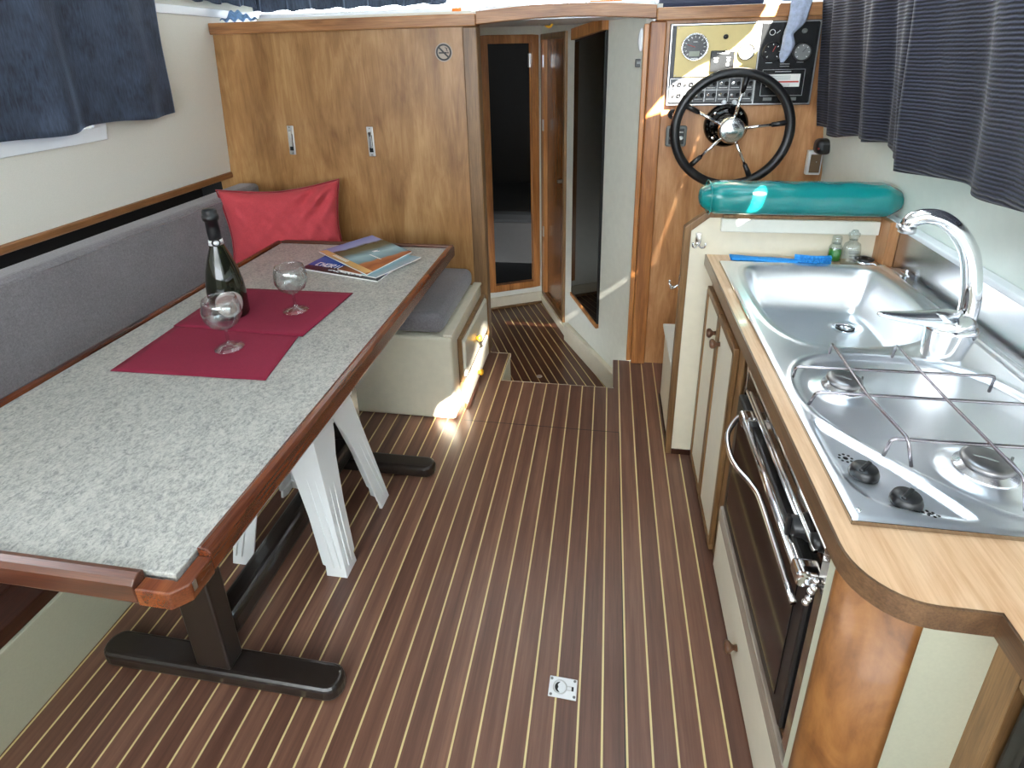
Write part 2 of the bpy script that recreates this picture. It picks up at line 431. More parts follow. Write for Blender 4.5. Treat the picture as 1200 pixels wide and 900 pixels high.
def cover(name, stops, p_from, p_to, noise=.08):
    """bands stacked from p_from (0) to p_to (1)"""
    t = NT(name); tc = t.n('ShaderNodeTexCoord'); dv = Vector((p_to[0] - p_from[0], p_to[1] - p_from[1], 0)); L_ = dv.length; dv.normalize()
    dt = t.n('ShaderNodeVectorMath', _operation='DOT_PRODUCT'); t.l(tc.outputs['Object'], dt.inputs[0]); dt.inputs[1].default_value = dv
    nz = t.noise(t.co(scale=(.3, 1, 1)), 22, 4)
    f = t.math('ADD', t.math('ADD', t.math('DIVIDE', dt.outputs['Value'], L_), .5), t.math('MULTIPLY', t.math('SUBTRACT', nz, .5), noise))
    t.set(t.ramp(f, stops), .25, 0); return t.m

# ------------------------------------------------------------------ setting: floors
ZC = 2.04     # headliner
m = MB()
m.box(-1.9, .9, -1.6, 2.287, -.02, 0)
m.box(-1.9, -.457, 2.287, 2.545, -.02, 0)
m.box(.064, .9, 2.287, 2.545, -.02, 0)
floor = struct(m.build('floor', M['teak'], origin=(0, 0, 0), fix=False))
# lower floor of the companionway, planks run 24 degrees off
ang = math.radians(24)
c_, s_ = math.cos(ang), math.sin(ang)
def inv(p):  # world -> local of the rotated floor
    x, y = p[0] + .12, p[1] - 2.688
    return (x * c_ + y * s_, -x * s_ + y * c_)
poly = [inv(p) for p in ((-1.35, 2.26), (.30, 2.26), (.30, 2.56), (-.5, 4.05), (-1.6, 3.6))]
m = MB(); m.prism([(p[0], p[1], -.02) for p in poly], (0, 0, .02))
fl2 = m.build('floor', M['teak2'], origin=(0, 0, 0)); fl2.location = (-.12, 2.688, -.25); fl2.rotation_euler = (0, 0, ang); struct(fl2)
# risers under the step edge
m = MB(); m.box(-.5, -.458, 2.289, 2.545, -.25, -.02); m.box(.0645, .10, 2.289, 2.545, -.25, -.02); m.box(-.5, .1, 2.262, 2.286, -.25, -.02)
struct(m.build('trim_1', M['cream']))
m = MB(); m.box(-.457, -.4545, 2.287, 2.547, -.02, .0008); m.box(-.56, -.4545, 2.545, 2.5475, -.02, .0008); m.box(-.457, .066, 2.287, 2.289, -.02, .0006)
struct(m.build('trim_2', M['cream']))

# ------------------------------------------------------------------ setting: hull sides
def slab(pts, d): return MB().prism(pts, d)
# left side: leans a little, from the wood rail up; x -1.835 at z .92 to -1.785 at z 1.6, -1.76 at 1.97
def lx(z): return -1.838 + (z - .92) * .075
def wall_strip(y0, y1, z0, z1, fx, th, name, mat):
    m = MB(); a = [(fx(z0), y0, z0), (fx(z0), y1, z0), (fx(z1), y1, z1), (fx(z1), y0, z1)]
    return m, a
def side_wall(fx, th, holes, y0, y1, z0, z1, mat, name):
    """leaning wall with rectangular holes (ya,yb,za,zb); built from a grid of blocks"""
    ys = sorted({y0, y1, *[h[0] for h in holes], *[h[1] for h in holes]}); zs = sorted({z0, z1, *[h[2] for h in holes], *[h[3] for h in holes]})
    m = MB()
    for i in range(len(ys) - 1):
        for j in range(len(zs) - 1):
            cy = (ys[i] + ys[i + 1]) / 2; cz = (zs[j] + zs[j + 1]) / 2
            if any(h[0] < cy < h[1] and h[2] < cz < h[3] for h in holes): continue
            za, zb = zs[j], zs[j + 1]
            b = [(fx(za), ys[i], za), (fx(za) + th, ys[i], za), (fx(za) + th, ys[i + 1], za), (fx(za), ys[i + 1], za)]
            tt = [(fx(zb), ys[i], zb), (fx(zb) + th, ys[i], zb), (fx(zb) + th, ys[i + 1], zb), (fx(zb), ys[i + 1], zb)]
            m.hexa(b, tt)
    return m
LW = (-.2, 1.80, 1.235, 1.80); LF = (2.25, 2.95, 1.665, 1.90)
m = side_wall(lx, -.04, [LW], -1.6, 3.2, .915, ZC, None, '')
struct(m.build('wall_left', M['hull'], fix=False))
# locker recess behind the backrest
m = MB(); m.box(-2.06, -2.02, -1.6, 2.6, .0, .96); m.box(-2.02, -1.86, -1.6, 2.6, .93, .96); m.box(-2.02, -1.8, 2.541, 2.6, 0, .96)
struct(m.build('wall_left', M['dark_void']))
m = MB(); m.box(-1.885, -1.826, -1.6, 2.539, .903, .932)
struct(m.build('trim_3', M['trim_y'], bevel=.006))
def rx(z): return .885 - max(0, z - .95) * .13
RW = (-.3, 1.72, 1.20, 1.80); RW2 = (1.80, 2.45, 1.25, 1.80)
m = side_wall(rx, .04, [RW, RW2], -1.6, 3.2, .95, ZC, None, '')
struct(m.build('wall_right', M['hull_r'], fix=False))
m = MB(); m.box(.885, .925, -1.6, 3.2, 0, .95)
struct(m.build('wall_right', M['hull_r']))

def window(name, fx, th, h, fmat, inner, w=.035):
    """white frame round a hole, pane inside"""
    y0, y1, z0, z1 = h
    root = bpy.data.objects.new(name, None); COL.objects.link(root); root.location = (fx(z0) + th / 2, (y0 + y1) / 2, z0); root['kind'] = 'structure'
    m = MB(); s = 1 if inner > 0 else -1
    def bar(ya, yb, za, zb):
        t = .012 * inner
        b = [(fx(za), ya, za), (fx(za) + t, ya, za), (fx(za) + t, yb, za), (fx(za), yb, za)]
        tt = [(fx(zb), ya, zb), (fx(zb) + t, ya, zb), (fx(zb) + t, yb, zb), (fx(zb), yb, zb)]
        m.hexa(b, tt)
    bar(y0 - w, y1 + w, z0 - w, z0); bar(y0 - w, y1 + w, z1, z1 + w); bar(y0 - w, y0, z0, z1); bar(y1, y1 + w, z0, z1)
    m.build('window_frame', fmat, root, bevel=.003)
    m = MB(); m.hexa([(fx(z0) + th * .5, y0, z0), (fx(z0) + th * .6, y0, z0), (fx(z0) + th * .6, y1, z0), (fx(z0) + th * .5, y1, z0)],
                     [(fx(z1) + th * .5, y0, z1), (fx(z1) + th * .6, y0, z1), (fx(z1) + th * .6, y1, z1), (fx(z1) + th * .5, y1, z1)])
    m.build('window_pane', M['pane'], root)
    return root
window('window_1', lx, -.04, LW, M['gloss_white'], 1, .048)
window('window_2', rx, .04, RW, M['gloss_white'], -1)
m = MB(); m.hexa([(lx(1.63), 2.16, 1.63), (lx(1.63) + .012, 2.16, 1.63), (lx(1.63) + .012, 2.95, 1.63), (lx(1.63), 2.95, 1.63)], [(lx(1.665), 2.16, 1.665), (lx(1.665) + .012, 2.16, 1.665), (lx(1.665) + .012, 2.95, 1.665), (lx(1.665), 2.95, 1.665)]); struct(m.build('trim_14', M['gloss_white'], bevel=.003))
window('window_3', rx, .04, RW2, M['gloss_white'], -1)

# ------------------------------------------------------------------ setting: front bulkheads at y = 2.54
m = MB(); m.box(-1.9, -.567, 2.54, 2.57, .0, 1.565)
struct(m.build('wall_front', M['ply'], origin=(0, 0, 0)))
m = MB(); m.box(-1.79, -.560, 2.515, 2.60, 1.556, 1.605)
struct(m.build('trim_4', M['trim'], bevel=.005))
m = MB(); m.box(-.625, -.560, 2.532, 2.60, .0, 1.556)
struct(m.build('trim_5', M['cab_trim'], bevel=.006))
m = MB(); m.box(.21, .885, 2.54, 2.57, .0, 1.56)
struct(m.build('wall_front', M['ply_helm'], origin=(0, 0, 0)))
m = MB(); m.box(.150, .215, 2.52, 2.60, .0, 1.552)
struct(m.build('trim_6', M['trim_z'], bevel=.006))
m = MB(); m.box(.128, .150, 2.545, 2.60, .0, 1.545)
struct(m.build('trim_7', M['door_wood'], bevel=.004))
m = MB(); m.box(.172, .80, 2.505, 2.60, 1.552, 1.60)
struct(m.build('trim_8', M['trim'], bevel=.005))
# arched beam over the companionway
m = MB(); N = 16; pts = []
for i in range(N + 1):
    u = i / N; x = -.560 + .732 * u; pts.append((x, 2.52, 1.612 + .018 * math.sin(PI * u)))
for i in range(N, -1, -1):
    u = i / N; x = -.560 + .732 * u; pts.append((x, 2.52, 1.562 + .018 * math.sin(PI * u)))
m.prism(pts, (0, .06, 0)); struct(m.build('trim_9', M['trim'], bevel=.003))
# dashboard shelf behind the trims
m = MB(); m.box(-1.79, .80, 2.56, 3.16, 1.575, 1.600)
struct(m.build('shelf_deck' if False else 'trim_10', M['gloss_white']))
m = MB(); m.box(-.56, .17, 2.575, 3.16, 1.600, 1.634)
struct(m.build('trim_11', M['gloss_white'], bevel=.006))

# companionway panels
def on(a, b, x=None, t=0): return None
A_ = Vector((.135, 2.56)); B_ = Vector((-.204, 3.215)); C_ = Vector((-.427, 3.773)); D_ = Vector((-1.45, 3.27))
def vwall(p, q, z0, z1, th, mat, name, holes=()):
    """vertical wall from plan point p to q, thickness th to the outside; holes (s0,s1,z0,z1) in metres along it"""
    d = (q - p); L = d.length; d = d.normalized(); n = Vector((d.y, -d.x)) * th
    ss = sorted({0, L, *[h[0] for h in holes], *[h[1] for h in holes]}); zs = sorted({z0, z1, *[h[2] for h in holes], *[h[3] for h in holes]})
    m = MB()
    for i in range(len(ss) - 1):
        for j in range(len(zs) - 1):
            cs = (ss[i] + ss[i + 1]) / 2; cz = (zs[j] + zs[j + 1]) / 2
            if any(h[0] < cs < h[1] and h[2] < cz < h[3] for h in holes): continue
            a = p + d * ss[i]; b = p + d * ss[i + 1]
            m.hexa([(a.x, a.y, zs[j]), (b.x, b.y, zs[j]), (b.x + n.x, b.y + n.y, zs[j]), (a.x + n.x, a.y + n.y, zs[j])],
                   [(a.x, a.y, zs[j + 1]), (b.x, b.y, zs[j + 1]), (b.x + n.x, b.y + n.y, zs[j + 1]), (a.x + n.x, a.y + n.y, zs[j + 1])])
    return struct(m.build(name, mat, fix=False))
def vbox(m, p, q, s0, s1, z0, z1, n0, n1):
    """block on the plan line p-q, between n0 and n1 in front of it (towards the passage)"""
    d = (q - p).normalized(); n = Vector((-d.y, d.x))
    pts = []
    for z in (z0, z1):
        for s, k in ((s0, n0), (s1, n0), (s1, n1), (s0, n1)):
            v = p + d * s + n * k; pts.append((v.x, v.y, z))
    m.hexa(pts[:4], pts[4:]); return m
L1 = (B_ - A_).length; L2 = (C_ - B_).length
vwall(A_, B_, -.25, 1.60, .03, M['white'], 'wall_passage_right')
D2 = (.10, L2 - .06, -.14, 1.52)       # opening of the side door
vwall(B_, C_, -.25, 1.60, .03, M['white'], 'wall_passage_right', [D2])
d3 = (D_ - C_); L3 = d3.length
D3 = (.035, .385, -.11, 1.535)
vwall(C_, D_, -.25, 1.60, .03, M['white'], 'wall_bow', [D3])
# skirting boards
m = MB(); vbox(m, A_, B_, -.02, L1, -.25, -.135, 0, .03); struct(m.build('baseboard_right', M['cream'], bevel=.003))
m = MB(); vbox(m, B_, C_, 0, L2, -.25, -.19, 0, .014); struct(m.build('baseboard_right', M['cream'], bevel=.003))
m = MB(); vbox(m, C_, D_, 0, L3, -.25, -.165, 0, .012); struct(m.build('baseboard_front', M['cream'], bevel=.003))
m = MB(); vbox(m, C_, D_, 0, L3, -.25, -.235, .012, .03); struct(m.build('baseboard_front', M['cab_trim'], bevel=.003))
# bow door: frame of warm wood round a dark opening
root = bpy.data.objects.new('door_1', None); COL.objects.link(root); root.location = (C_.x, C_.y, -.25); root['kind'] = 'structure'
m = MB(); w = .035
vbox(m, C_, D_, D3[0] - .012, D3[0] + w, D3[2] - .012, D3[3] + .012, -.03, .014)
vbox(m, C_, D_, D3[1] - w, D3[1] + .012, D3[2] - .012, D3[3] + .012, -.03, .014)
vbox(m, C_, D_, D3[0] + w, D3[1] - w, D3[3] - w, D3[3] + .012, -.03, .014)
vbox(m, C_, D_, D3[0] + w, D3[1] - w, D3[2] - .012, D3[2] + w, -.03, .014)
m.build('door_frame', M['door_wood'], root, bevel=.004)
m = MB(); vbox(m, C_, D_, D3[0] + w + .001, D3[0] + w + .012, 1.36, 1.44, -.028, -.005); m.build('strike_plate', M['zinc'], root)
# side door: frame, a leaf standing ajar inside, two hinges
root = bpy.data.objects.new('door_2', None); COL.objects.link(root); root.location = (B_.x, B_.y, -.25); root['kind'] = 'structure'
m = MB(); w = .030
vbox(m, B_, C_, D2[0] - .03, D2[0] + .004, D2[2] - .03, D2[3] + .03, -.03, .016)
vbox(m, B_, C_, D2[1] - .004, D2[1] + .03, D2[2] - .03, D2[3] + .03, -.03, .016)
vbox(m, B_, C_, D2[0], D2[1], D2[3] - .004, D2[3] + .03, -.03, .016)
vbox(m, B_, C_, D2[0], D2[1], D2[2] - .03, D2[2] + .004, -.03, .016)
m.build('door_frame', M['cab_trim'], root, bevel=.004)
m = MB(); vbox(m, B_, C_, D2[1] - .045, D2[1] - .004, D2[2] + .004, D2[3] - .004, -.03, .02); m.build('door_edge', M['door_wood'], root, bevel=.003)
m = MB(); vbox(m, B_, C_, D2[0] + .004, D2[1] - .046, D2[2] + .004, D2[3] - .004, -.024, -.006)
leaf = m.build('door_leaf', M['leaf'], root)
for z in (.28, .98, 1.36):
    m = MB(); vbox(m, B_, C_, D2[1] - .058, D2[1] - .036, z, z + .07, .02, .026); m.build('hinge', M['zinc'], root)
m = MB(); vbox(m, B_, C_, D2[0] + .03, D2[0] + .06, .72, .735, -.006, .03); m.build('door_handle', M['zinc'], root)

# tall mirror on the right panel
dm = (B_ - A_).normalized()
root = thing('wall_mirror', 'tall dark-edged mirror on the white panel of the passage', 'mirror', (0, 3.0, .05))
def pl1(s, z, n): 
    nn = Vector((-dm.y, dm.x)); v = A_ + dm * s + nn * n; return (v.x, v.y, z)
s0, s1 = .325, .675
def mq(s0, s1, zb0, zb1, zt0, zt1, n0, n1):
    m = MB(); m.hexa([pl1(s0, zb0, n0), pl1(s1, zb1, n0), pl1(s1, zb1, n1), pl1(s0, zb0, n1)], [pl1(s0, zt0, n0), pl1(s1, zt1, n0), pl1(s1, zt1, n1), pl1(s0, zt0, n1)]); return m
mq(s0, s1, .045, .10, 1.535, 1.50, .001, .012).build('mirror_backing', M['black'], root)
mq(s0 + .006, s1 - .004, .055, .11, 1.525, 1.49, .0122, .0140).build('mirror_glass', M['mirror'], root)
mq(s0 - .002, s1, .02, .08, .045, .10, .001, .020).build('wooden_ledge', M['door_wood'], root, bevel=.002)
mq(s0 - .002, s1, 1.535, 1.50, 1.585, 1.555, .001, .035).build('wooden_valance', M['door_wood'], root, bevel=.002)
# handles etc on the panel edge
m = MB(); c = Vector(pl1(.02, 1.485, .006))
m.ball(c, .04, .35, .4, 1.15, 14, 10); root = tag(m.build('wall_catch', M['gloss_white']), 'small white oval catch at the top of the passage panel', 'catch')
m = MB(); c = Vector(pl1(.035, 1.395, .003)); m.box(c.x - .016, c.x + .016, c.y - .006, c.y + .006, c.z - .016, c.z + .016)
r = tag(m.build('tiny_plate', M['black'], bevel=.003), 'tiny black square plate below the white oval catch', 'plate')
m = MB(); m.box(c.x - .009, c.x + .009, c.y - .0075, c.y - .006, c.z - .003, c.z + .006); m.build('plate_mark', M['grey_mark'], r)
# passage lamp under the beam
r = thing('passage_lamp', 'small brass-coloured fitting under the beam above the passage', 'lamp', (-.43, 3.2, 1.56))
MB().lathe([(.035, 0), (.035, -.012), (.022, -.03), (0, -.034)], (-.33, 3.0, 1.599)).build('lamp_base', M['zinc'], r)
MB().tube([(-.33, 3.0, 1.575), (-.30, 2.99, 1.56), (-.285, 2.99, 1.575)], .006, res=4).build('lamp_hook', M['yellow'], r)
# ceiling of the passage, forward cabin shell
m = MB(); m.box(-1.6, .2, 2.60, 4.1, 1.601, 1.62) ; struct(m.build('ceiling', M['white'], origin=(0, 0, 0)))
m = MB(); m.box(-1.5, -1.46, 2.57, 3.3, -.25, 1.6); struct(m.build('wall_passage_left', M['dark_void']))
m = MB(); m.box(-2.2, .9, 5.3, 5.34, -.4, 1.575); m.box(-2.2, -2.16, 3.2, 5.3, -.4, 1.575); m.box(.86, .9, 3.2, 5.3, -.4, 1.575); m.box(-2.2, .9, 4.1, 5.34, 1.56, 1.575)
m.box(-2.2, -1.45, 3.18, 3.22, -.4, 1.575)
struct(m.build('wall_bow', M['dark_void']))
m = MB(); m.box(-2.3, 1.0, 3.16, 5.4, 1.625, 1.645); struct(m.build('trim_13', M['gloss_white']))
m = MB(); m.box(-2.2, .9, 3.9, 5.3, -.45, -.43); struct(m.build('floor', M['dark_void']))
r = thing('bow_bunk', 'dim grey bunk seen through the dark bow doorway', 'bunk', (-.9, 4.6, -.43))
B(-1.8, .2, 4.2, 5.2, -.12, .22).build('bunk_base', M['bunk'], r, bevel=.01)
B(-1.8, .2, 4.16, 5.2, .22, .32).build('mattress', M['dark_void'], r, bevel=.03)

SUN = Vector((.16, -.74, .62)).normalized()

# back of the saloon: low bulkhead with open top, cockpit beyond
m = MB(); m.box(-2.0, .95, -1.64, -1.6, 0, .95); struct(m.build('wall_back', M['white']))

# ------------------------------------------------------------------ settee, left
root = thing('settee', 'long grey upholstered settee along the left side behind the table', 'settee', (-1.5, 1.0, 0))
B(-1.80, -1.297, -.6, 1.955, 0, .222).build('plinth', M['sage'], root, bevel=.003)
m = MB(); m.box(-1.80, -1.305, -.6, 1.955, .222, .262); m.box(-1.42, -1.395, -.6, 1.955, .262, .268)
m.build('wooden_ledge', M['dark_wood'], root, bevel=.003)
B(-1.80, -1.46, -.6, 1.955, .262, .38).build('seat_cushion', M['grey_fab'], root, bevel=.03, seg=4)
B(-1.772, -1.665, -.6, 2.50, .385, .888).build('backrest', M['grey_fab'], root, bevel=.022, seg=4)
m = MB(); m.tube([(-1.668, -.58, .868), (-1.668, 2.46, .868)], .0035, 6); m.build('backrest_seam', M['grey_fab'], root)

# L-shaped bench with drawers
root = thing('drawer_bench', 'white bench with two drawers and grey seat cushion below the bulkhead', 'bench', (-1.2, 2.25, 0))
m = MB(); m.box(-1.80, -.592, 1.957, 2.53, 0, .385); m.build('carcass', M['cream'], root, bevel=.012, seg=3)
m = MB(); m.box(-.628, -.588, 1.962, 2.53, .386, .398); m.build('top_edge', M['cream'], root, bevel=.004)
B(-1.662, -.628, 1.972, 2.525, .388, .478).build('seat_cushion', M['grey_fab'], root, bevel=.035, seg=5)
def drawer(z0, z1, lab, kz):
    d = B(-.592, -.560, 2.055, 2.512, z0, z1).build('drawer', M['door_white'], root, bevel=.010, seg=2)
    f = rect_x(-.590, -.572, 2.042, 2.525, z0 - .012, z1 + .012)
    f.build('drawer_frame', M['cab_trim'], d)
    MB().lathe([(.009, 0), (.008, .008), (.014, .013), (.015, .02), (.010, .026), (0, .027)], (-.560, 2.25, kz), (1, 0, 0)).build('knob', M['yellow'], d)
    return d
def rect_x(x0, x1, y0, y1, z0, z1, w=.012):
    m = MB(); m.box(x0, x1, y0, y1, z0, z0 + w); m.box(x0, x1, y0, y1, z1 - w, z1); m.box(x0, x1, y0, y0 + w, z0 + w, z1 - w); m.box(x0, x1, y1 - w, y1, z0 + w, z1 - w); return m
drawer(.150, .325, '', .238)
drawer(.012, .122, '', .060)

# pillow
def pillow_mesh(w, h, t, n=26):
    m = MB()
    for sgn in (1, -1):
        def f(u, v, sgn=sgn):
            a = 2 * u - 1; b = 2 * v - 1
            edge = (1 - a ** 4) * (1 - b ** 4)
            k = 1 - .15 * (1 - abs(a) ** 1.6) * abs(b) ** 3; k2 = 1 - .12 * (1 - abs(b) ** 1.6) * abs(a) ** 3
            wr = .007 * math.sin(7 * a + 5 * b) * edge + .005 * math.sin(15 * a - 11 * b + 1) * edge + .003 * math.sin(27 * a + 19 * b) * edge + .026 * math.exp(-((a - .55) ** 2 + (b - .70) ** 2) * 12) * math.sin(16 * a - 12 * b)
            return (a * w / 2 * k2, sgn * (t / 2 * edge ** .55 + wr * (edge > .02)), b * h / 2 * k)
        m.grid(f, n, n)
    return m
pm = pillow_mesh(.52, .44, .16, 40)
pl = pm.build('throw_pillow', M['red_fab'], origin=(0, 0, 0), sub=1)
pl.location = (-1.440, 2.300, .700); pl.rotation_euler = (math.radians(-10), math.radians(0), math.radians(29))
tag(pl, 'coral red throw pillow leaning in the corner of the grey settee', 'pillow')
bp_ = []
for i in range(80):
    a = 2 * PI * i / 80
    def sq(x): return math.copysign(min(1, abs(x) ** .25), x)
    u, v = math.cos(a), math.sin(a); k = max(abs(u), abs(v)); u /= k; v /= k
    kk = 1 - .15 * (1 - abs(u) ** 1.6) * abs(v) ** 3; k2 = 1 - .12 * (1 - abs(v) ** 1.6) * abs(u) ** 3
    bp_.append((u * .26 * k2, 0, v * .22 * kk))
mm = MB(); mm.tube(bp_, .0045, 6, closed=True); pp = mm.build('piping', M['piping'], None, origin=(0, 0, 0)); pp.parent = pl

# ------------------------------------------------------------------ table
TZ = .68
root = thing('dining_table', 'long grey laminate table with red mahogany rim on dark metal feet', 'table', (-1.03, 1.3, 0))
X0, X1, Y0, Y1 = -1.425, -.655, .575, 2.215
B(X0 + .004, X1 - .004, Y0 + .004, Y1 - .004, TZ - .026, TZ).build('tabletop', M['laminate'], root, bevel=.002)
# rim: sits 9 mm proud of the top, stops short at the near corner
def rim_profile_y(xin, xout, y0, y1):   # along y
    s = 1 if xout > xin else -1; w = abs(xout - xin)
    pr = [(0, .0), (0, .008), (.35, .011), (.75, .008), (1, 0), (1, -.034), (.85, -.042), (.1, -.042)]
    return MB().prism([(xin + (xout - xin) * a, y0, TZ + b) for a, b in pr], (0, y1 - y0, 0))
def rim_profile_x(yin, yout, x0, x1):
    pr = [(0, .0), (0, .008), (.35, .011), (.75, .008), (1, 0), (1, -.034), (.85, -.042), (.1, -.042)]
    return MB().prism([(x0, yin + (yout - yin) * a, TZ + b) for a, b in pr], (x1 - x0, 0, 0))
rim_profile_y(X1, X1 + .026, .625, Y1 + .012).build('rim_moulding', M['mahog'], root, bevel=.002)
rim_profile_y(X0, X0 - .026, Y0 - .0, Y1 + .012).build('rim_moulding', M['mahog'], root, bevel=.002)
rim_profile_x(Y1, Y1 + .026, X0 - .02, X1 + .02).build('rim_moulding', M['mahog_x'], root, bevel=.002)
rim_profile_x(Y0, Y0 - .026, X0 - .02, -.712).build('rim_moulding', M['mahog_x'], root, bevel=.002)
m = MB(); m.prism([(-.712, Y0, TZ - .042), (-.712, Y0 - .026, TZ - .042), (X1 + .004, Y0 - .026, TZ - .042), (X1 + .026, Y0 - .004, TZ - .042), (X1 + .026, .625, TZ - .042), (X1, .625, TZ - .042), (X1, Y0, TZ - .042)], (0, 0, .036))
m.build('corner_piece', M['mahog'], root, bevel=.003)
m = MB(); m.box(X1 + .0262, X1 + .0272, Y0 + .0, Y0 + .008, TZ - .026, TZ - .008); m.build('corner_bracket', M['zinc'], root)
# pedestals
for yf in (.852, 1.630):
    ft = MB(); n_ = 10
    # foot bar: rounded ends in plan, sloped sides
    pts = []
    for i in range(n_ + 1):
        a = -PI / 2 + PI * i / n_; pts.append((-.622 + .036 * math.cos(a), yf + .036 * math.sin(a)))
    for i in range(n_ + 1):
        a = PI / 2 + PI * i / n_; pts.append((-1.205 + .036 * math.cos(a), yf + .036 * math.sin(a)))
    ft.prism([(p[0], p[1], .0) for p in pts], (0, 0, .045))
    f = ft.build('foot', M['black_metal'], root, bevel=.012, seg=3)
    B(-.962, -.868, yf - .026, yf + .026, .044, .640).build('leg', M['black_metal'], root, bevel=.006)
    B(-1.22, -.70, yf - .03, yf + .03, .630, .652).build('support_rail', M['black_metal'], root, bevel=.004)
m = MB(); m.box(-.952, -.880, .878, 1.604, .075, .150); m.build('stretcher', M['black_metal'], root, bevel=.022, seg=4)

# ------------------------------------------------------------------ plastic stool under the table
root = thing('plastic_stool', 'white plastic stool with ribbed legs pushed under the table', 'stool', (-.885, 1.32, 0))
SX, SY, TP = -.905, 1.325, .470
def stool_leg(sx, sy):
    # L-shaped channel: two ribbed flanges meeting at the outer corner
    bx, by = SX + sx * .188, SY + sy * .172; tx, ty = SX + sx * .118, SY + sy * .118
    m = MB()
    def sec(px, py, z, w, t):
        # outline of an L with rounded outer corner, arms pointing inwards
        L = [(0, 0), (-w, 0), (-w, -t), (-w * .66, -t * 1.7), (-t * 1.4, -t * 1.4), (-t * 1.7, -w * .66), (-t, -w), (0, -w)]
        return [(px + sx * a, py + sy * b, z) for a, b in L]
    lv = [(0, .066, .010), (.035, .062, .010), (.038, .070, .0065), (.20, .076, .0065), (.34, .092, .0065), (.40, .112, .006), (TP - .03, .118, .006)]
    rings = []
    for z, w, t in lv:
        k = z / TP; rings.append(sec(bx + (tx - bx) * k, by + (ty - by) * k, z, w, t))
    n = len(rings[0]); vs = [v for r in rings for v in r]; fs = []
    for i in range(len(rings) - 1):
        for k in range(n):
            j = (k + 1) % n; fs.append((i * n + k, i * n + j, (i + 1) * n + j, (i + 1) * n + k))
    fs.append(tuple(range(n))); fs.append(tuple(range((len(rings) - 1) * n, len(rings) * n)))
    m.add(vs, fs)
    # ribs down the two faces
    for o in (.018, .038):
        a0 = (bx - sx * o, by + sy * .001, .035); a1 = (tx - sx * o * 1.3 , ty + sy * .001, TP - .05)
        m.tube([a0, a1], .0028, 6)
        b0 = (bx + sx * .001, by - sy * o, .035); b1 = (tx + sx * .001, ty - sy * o * 1.3, TP - .05)
        m.tube([b0, b1], .0028, 6)
    return m
for sx in (-1, 1):
    for sy in (-1, 1):
        stool_leg(sx, sy).build('leg', M['plastic_white'], root, bevel=.002)
B(SX - .13, SX + .13, SY - .13, SY + .13, TP - .03, TP).build('seat', M['plastic_white'], root, bevel=.012, seg=3)
# apron with arched lower edge on each side
m = MB()
for ax in (0, 1):
    for s in (-1, 1):
        n = 14; pts = []
        for i in range(n + 1):
            u = -1 + 2 * i / n; z = TP - .055 - .09 * (abs(u) ** 3); pts.append((u * .118, z))
        pts += [(.116, TP - .01), (-.116, TP - .01)]
        off = .1165
        if ax == 0: m.prism([(SX + a, SY + s * off, z) for a, z in pts], (0, -s * .004, 0))
        else: m.prism([(SX + s * off, SY + a, z) for a, z in pts], (-s * .004, 0, 0))
m.build('apron', M['plastic_white'], root)

# ------------------------------------------------------------------ on the table
def mat(pts, z, name, label):
    n = 18
    P = [Vector((*p, 0)) for p in pts]
    def f(u, v):
        a = P[0].lerp(P[1], u); b = P[3].lerp(P[2], u); q = a.lerp(b, v)
        return (q.x, q.y, z + .0008 * math.sin(14 * v + 2 * u) * math.sin(5 * u + 1) + .0009)
    m = MB(); m.grid(f, n, n); o = m.build(name, M['maroon'], solid=.0018)
    h = MB(); h.tube([(*pts[i], z + .0012) for i in range(4)], .0016, 5, closed=True); hm = h.build('hem', M['maroon'], o)
    return tag(o, label, 'placemat', 'maroon cloth placemats')
mat([(-1.286, 1.128), (-.842, 1.137), (-.885, 1.400), (-1.300, 1.392)], TZ + .0012, 'placemat', 'maroon cloth placemat under the nearer glass, on the camera side of the fold')
mat([(-1.303, 1.388), (-.866, 1.372), (-.852, 1.694), (-1.317, 1.690)], TZ + .0036, 'placemat', 'maroon cloth placemat under the bottle and far glass')

bz = TZ + .0062
root = thing('wine_bottle', 'dark green wine bottle with black foil cap and silver medallion label', 'bottle', (-1.170, 1.505, bz))
bc = (-1.168, 1.480, bz)
def bl(p, kr=1.27, kh=1.06): return [(r_ * (kr if h_ < .2 else 1 + (kr - 1) * .6), h_ * kh) for r_, h_ in p]
MB().lathe(bl([(0, .006), (.030, 0), (.041, .002), (.0445, .010), (.0445, .075), (.0425, .11), (.036, .150), (.027, .185), (.0185, .218), (.0155, .242), (.0150, .262)]), bc, n=48).build('glass_body', M['bottle'], root)
MB().lathe(bl([(.0158, .236), (.0166, .262), (.0162, .296), (.0200, .298), (.0208, .306), (.0196, .313), (.0178, .314), (.0180, .324), (.0150, .329), (0, .330)]), bc, n=40).build('foil_cap', M['black'], root)
MB().lathe(bl([(.0174, .225), (.0185, .225), (.0172, .240), (.0165, .240)]), bc, n=40).build('neck_band', M['bright_alu'], root)
fd = Vector((.62, -.78, 0)).normalized()   # label faces the camera
def on_bottle(a, z, r):   # a: arc metres round the body from the facing direction
    th = math.atan2(fd.y, fd.x) + a / .0565
    return (bc[0] + r * math.cos(th), bc[1] + r * math.sin(th), bc[2] + z)
def disk_label(rad, r, zc, a0=0, n=32, inner=0):
    m = MB()
    def f(u, v):
        rr = inner + (rad - inner) * u; th = 2 * PI * v; a = a0 + rr * math.cos(th); z = zc + rr * math.sin(th)
        return on_bottle(a, z, r)
    m.grid(f, 8, n); return m
M['silver'] = plain('silver_label', rgb(196, 190, 184), .4, .3)
M['taupe'] = plain('taupe_label', rgb(160, 142, 134), .6)
lb = disk_label(.042, .0570, .058).build('label', M['silver'], root, solid=.0003); lb['label'] = 'round silver medallion label'
disk_label(.033, .0576, .056, -.005).build('label_field', M['taupe'], lb)
m = MB()
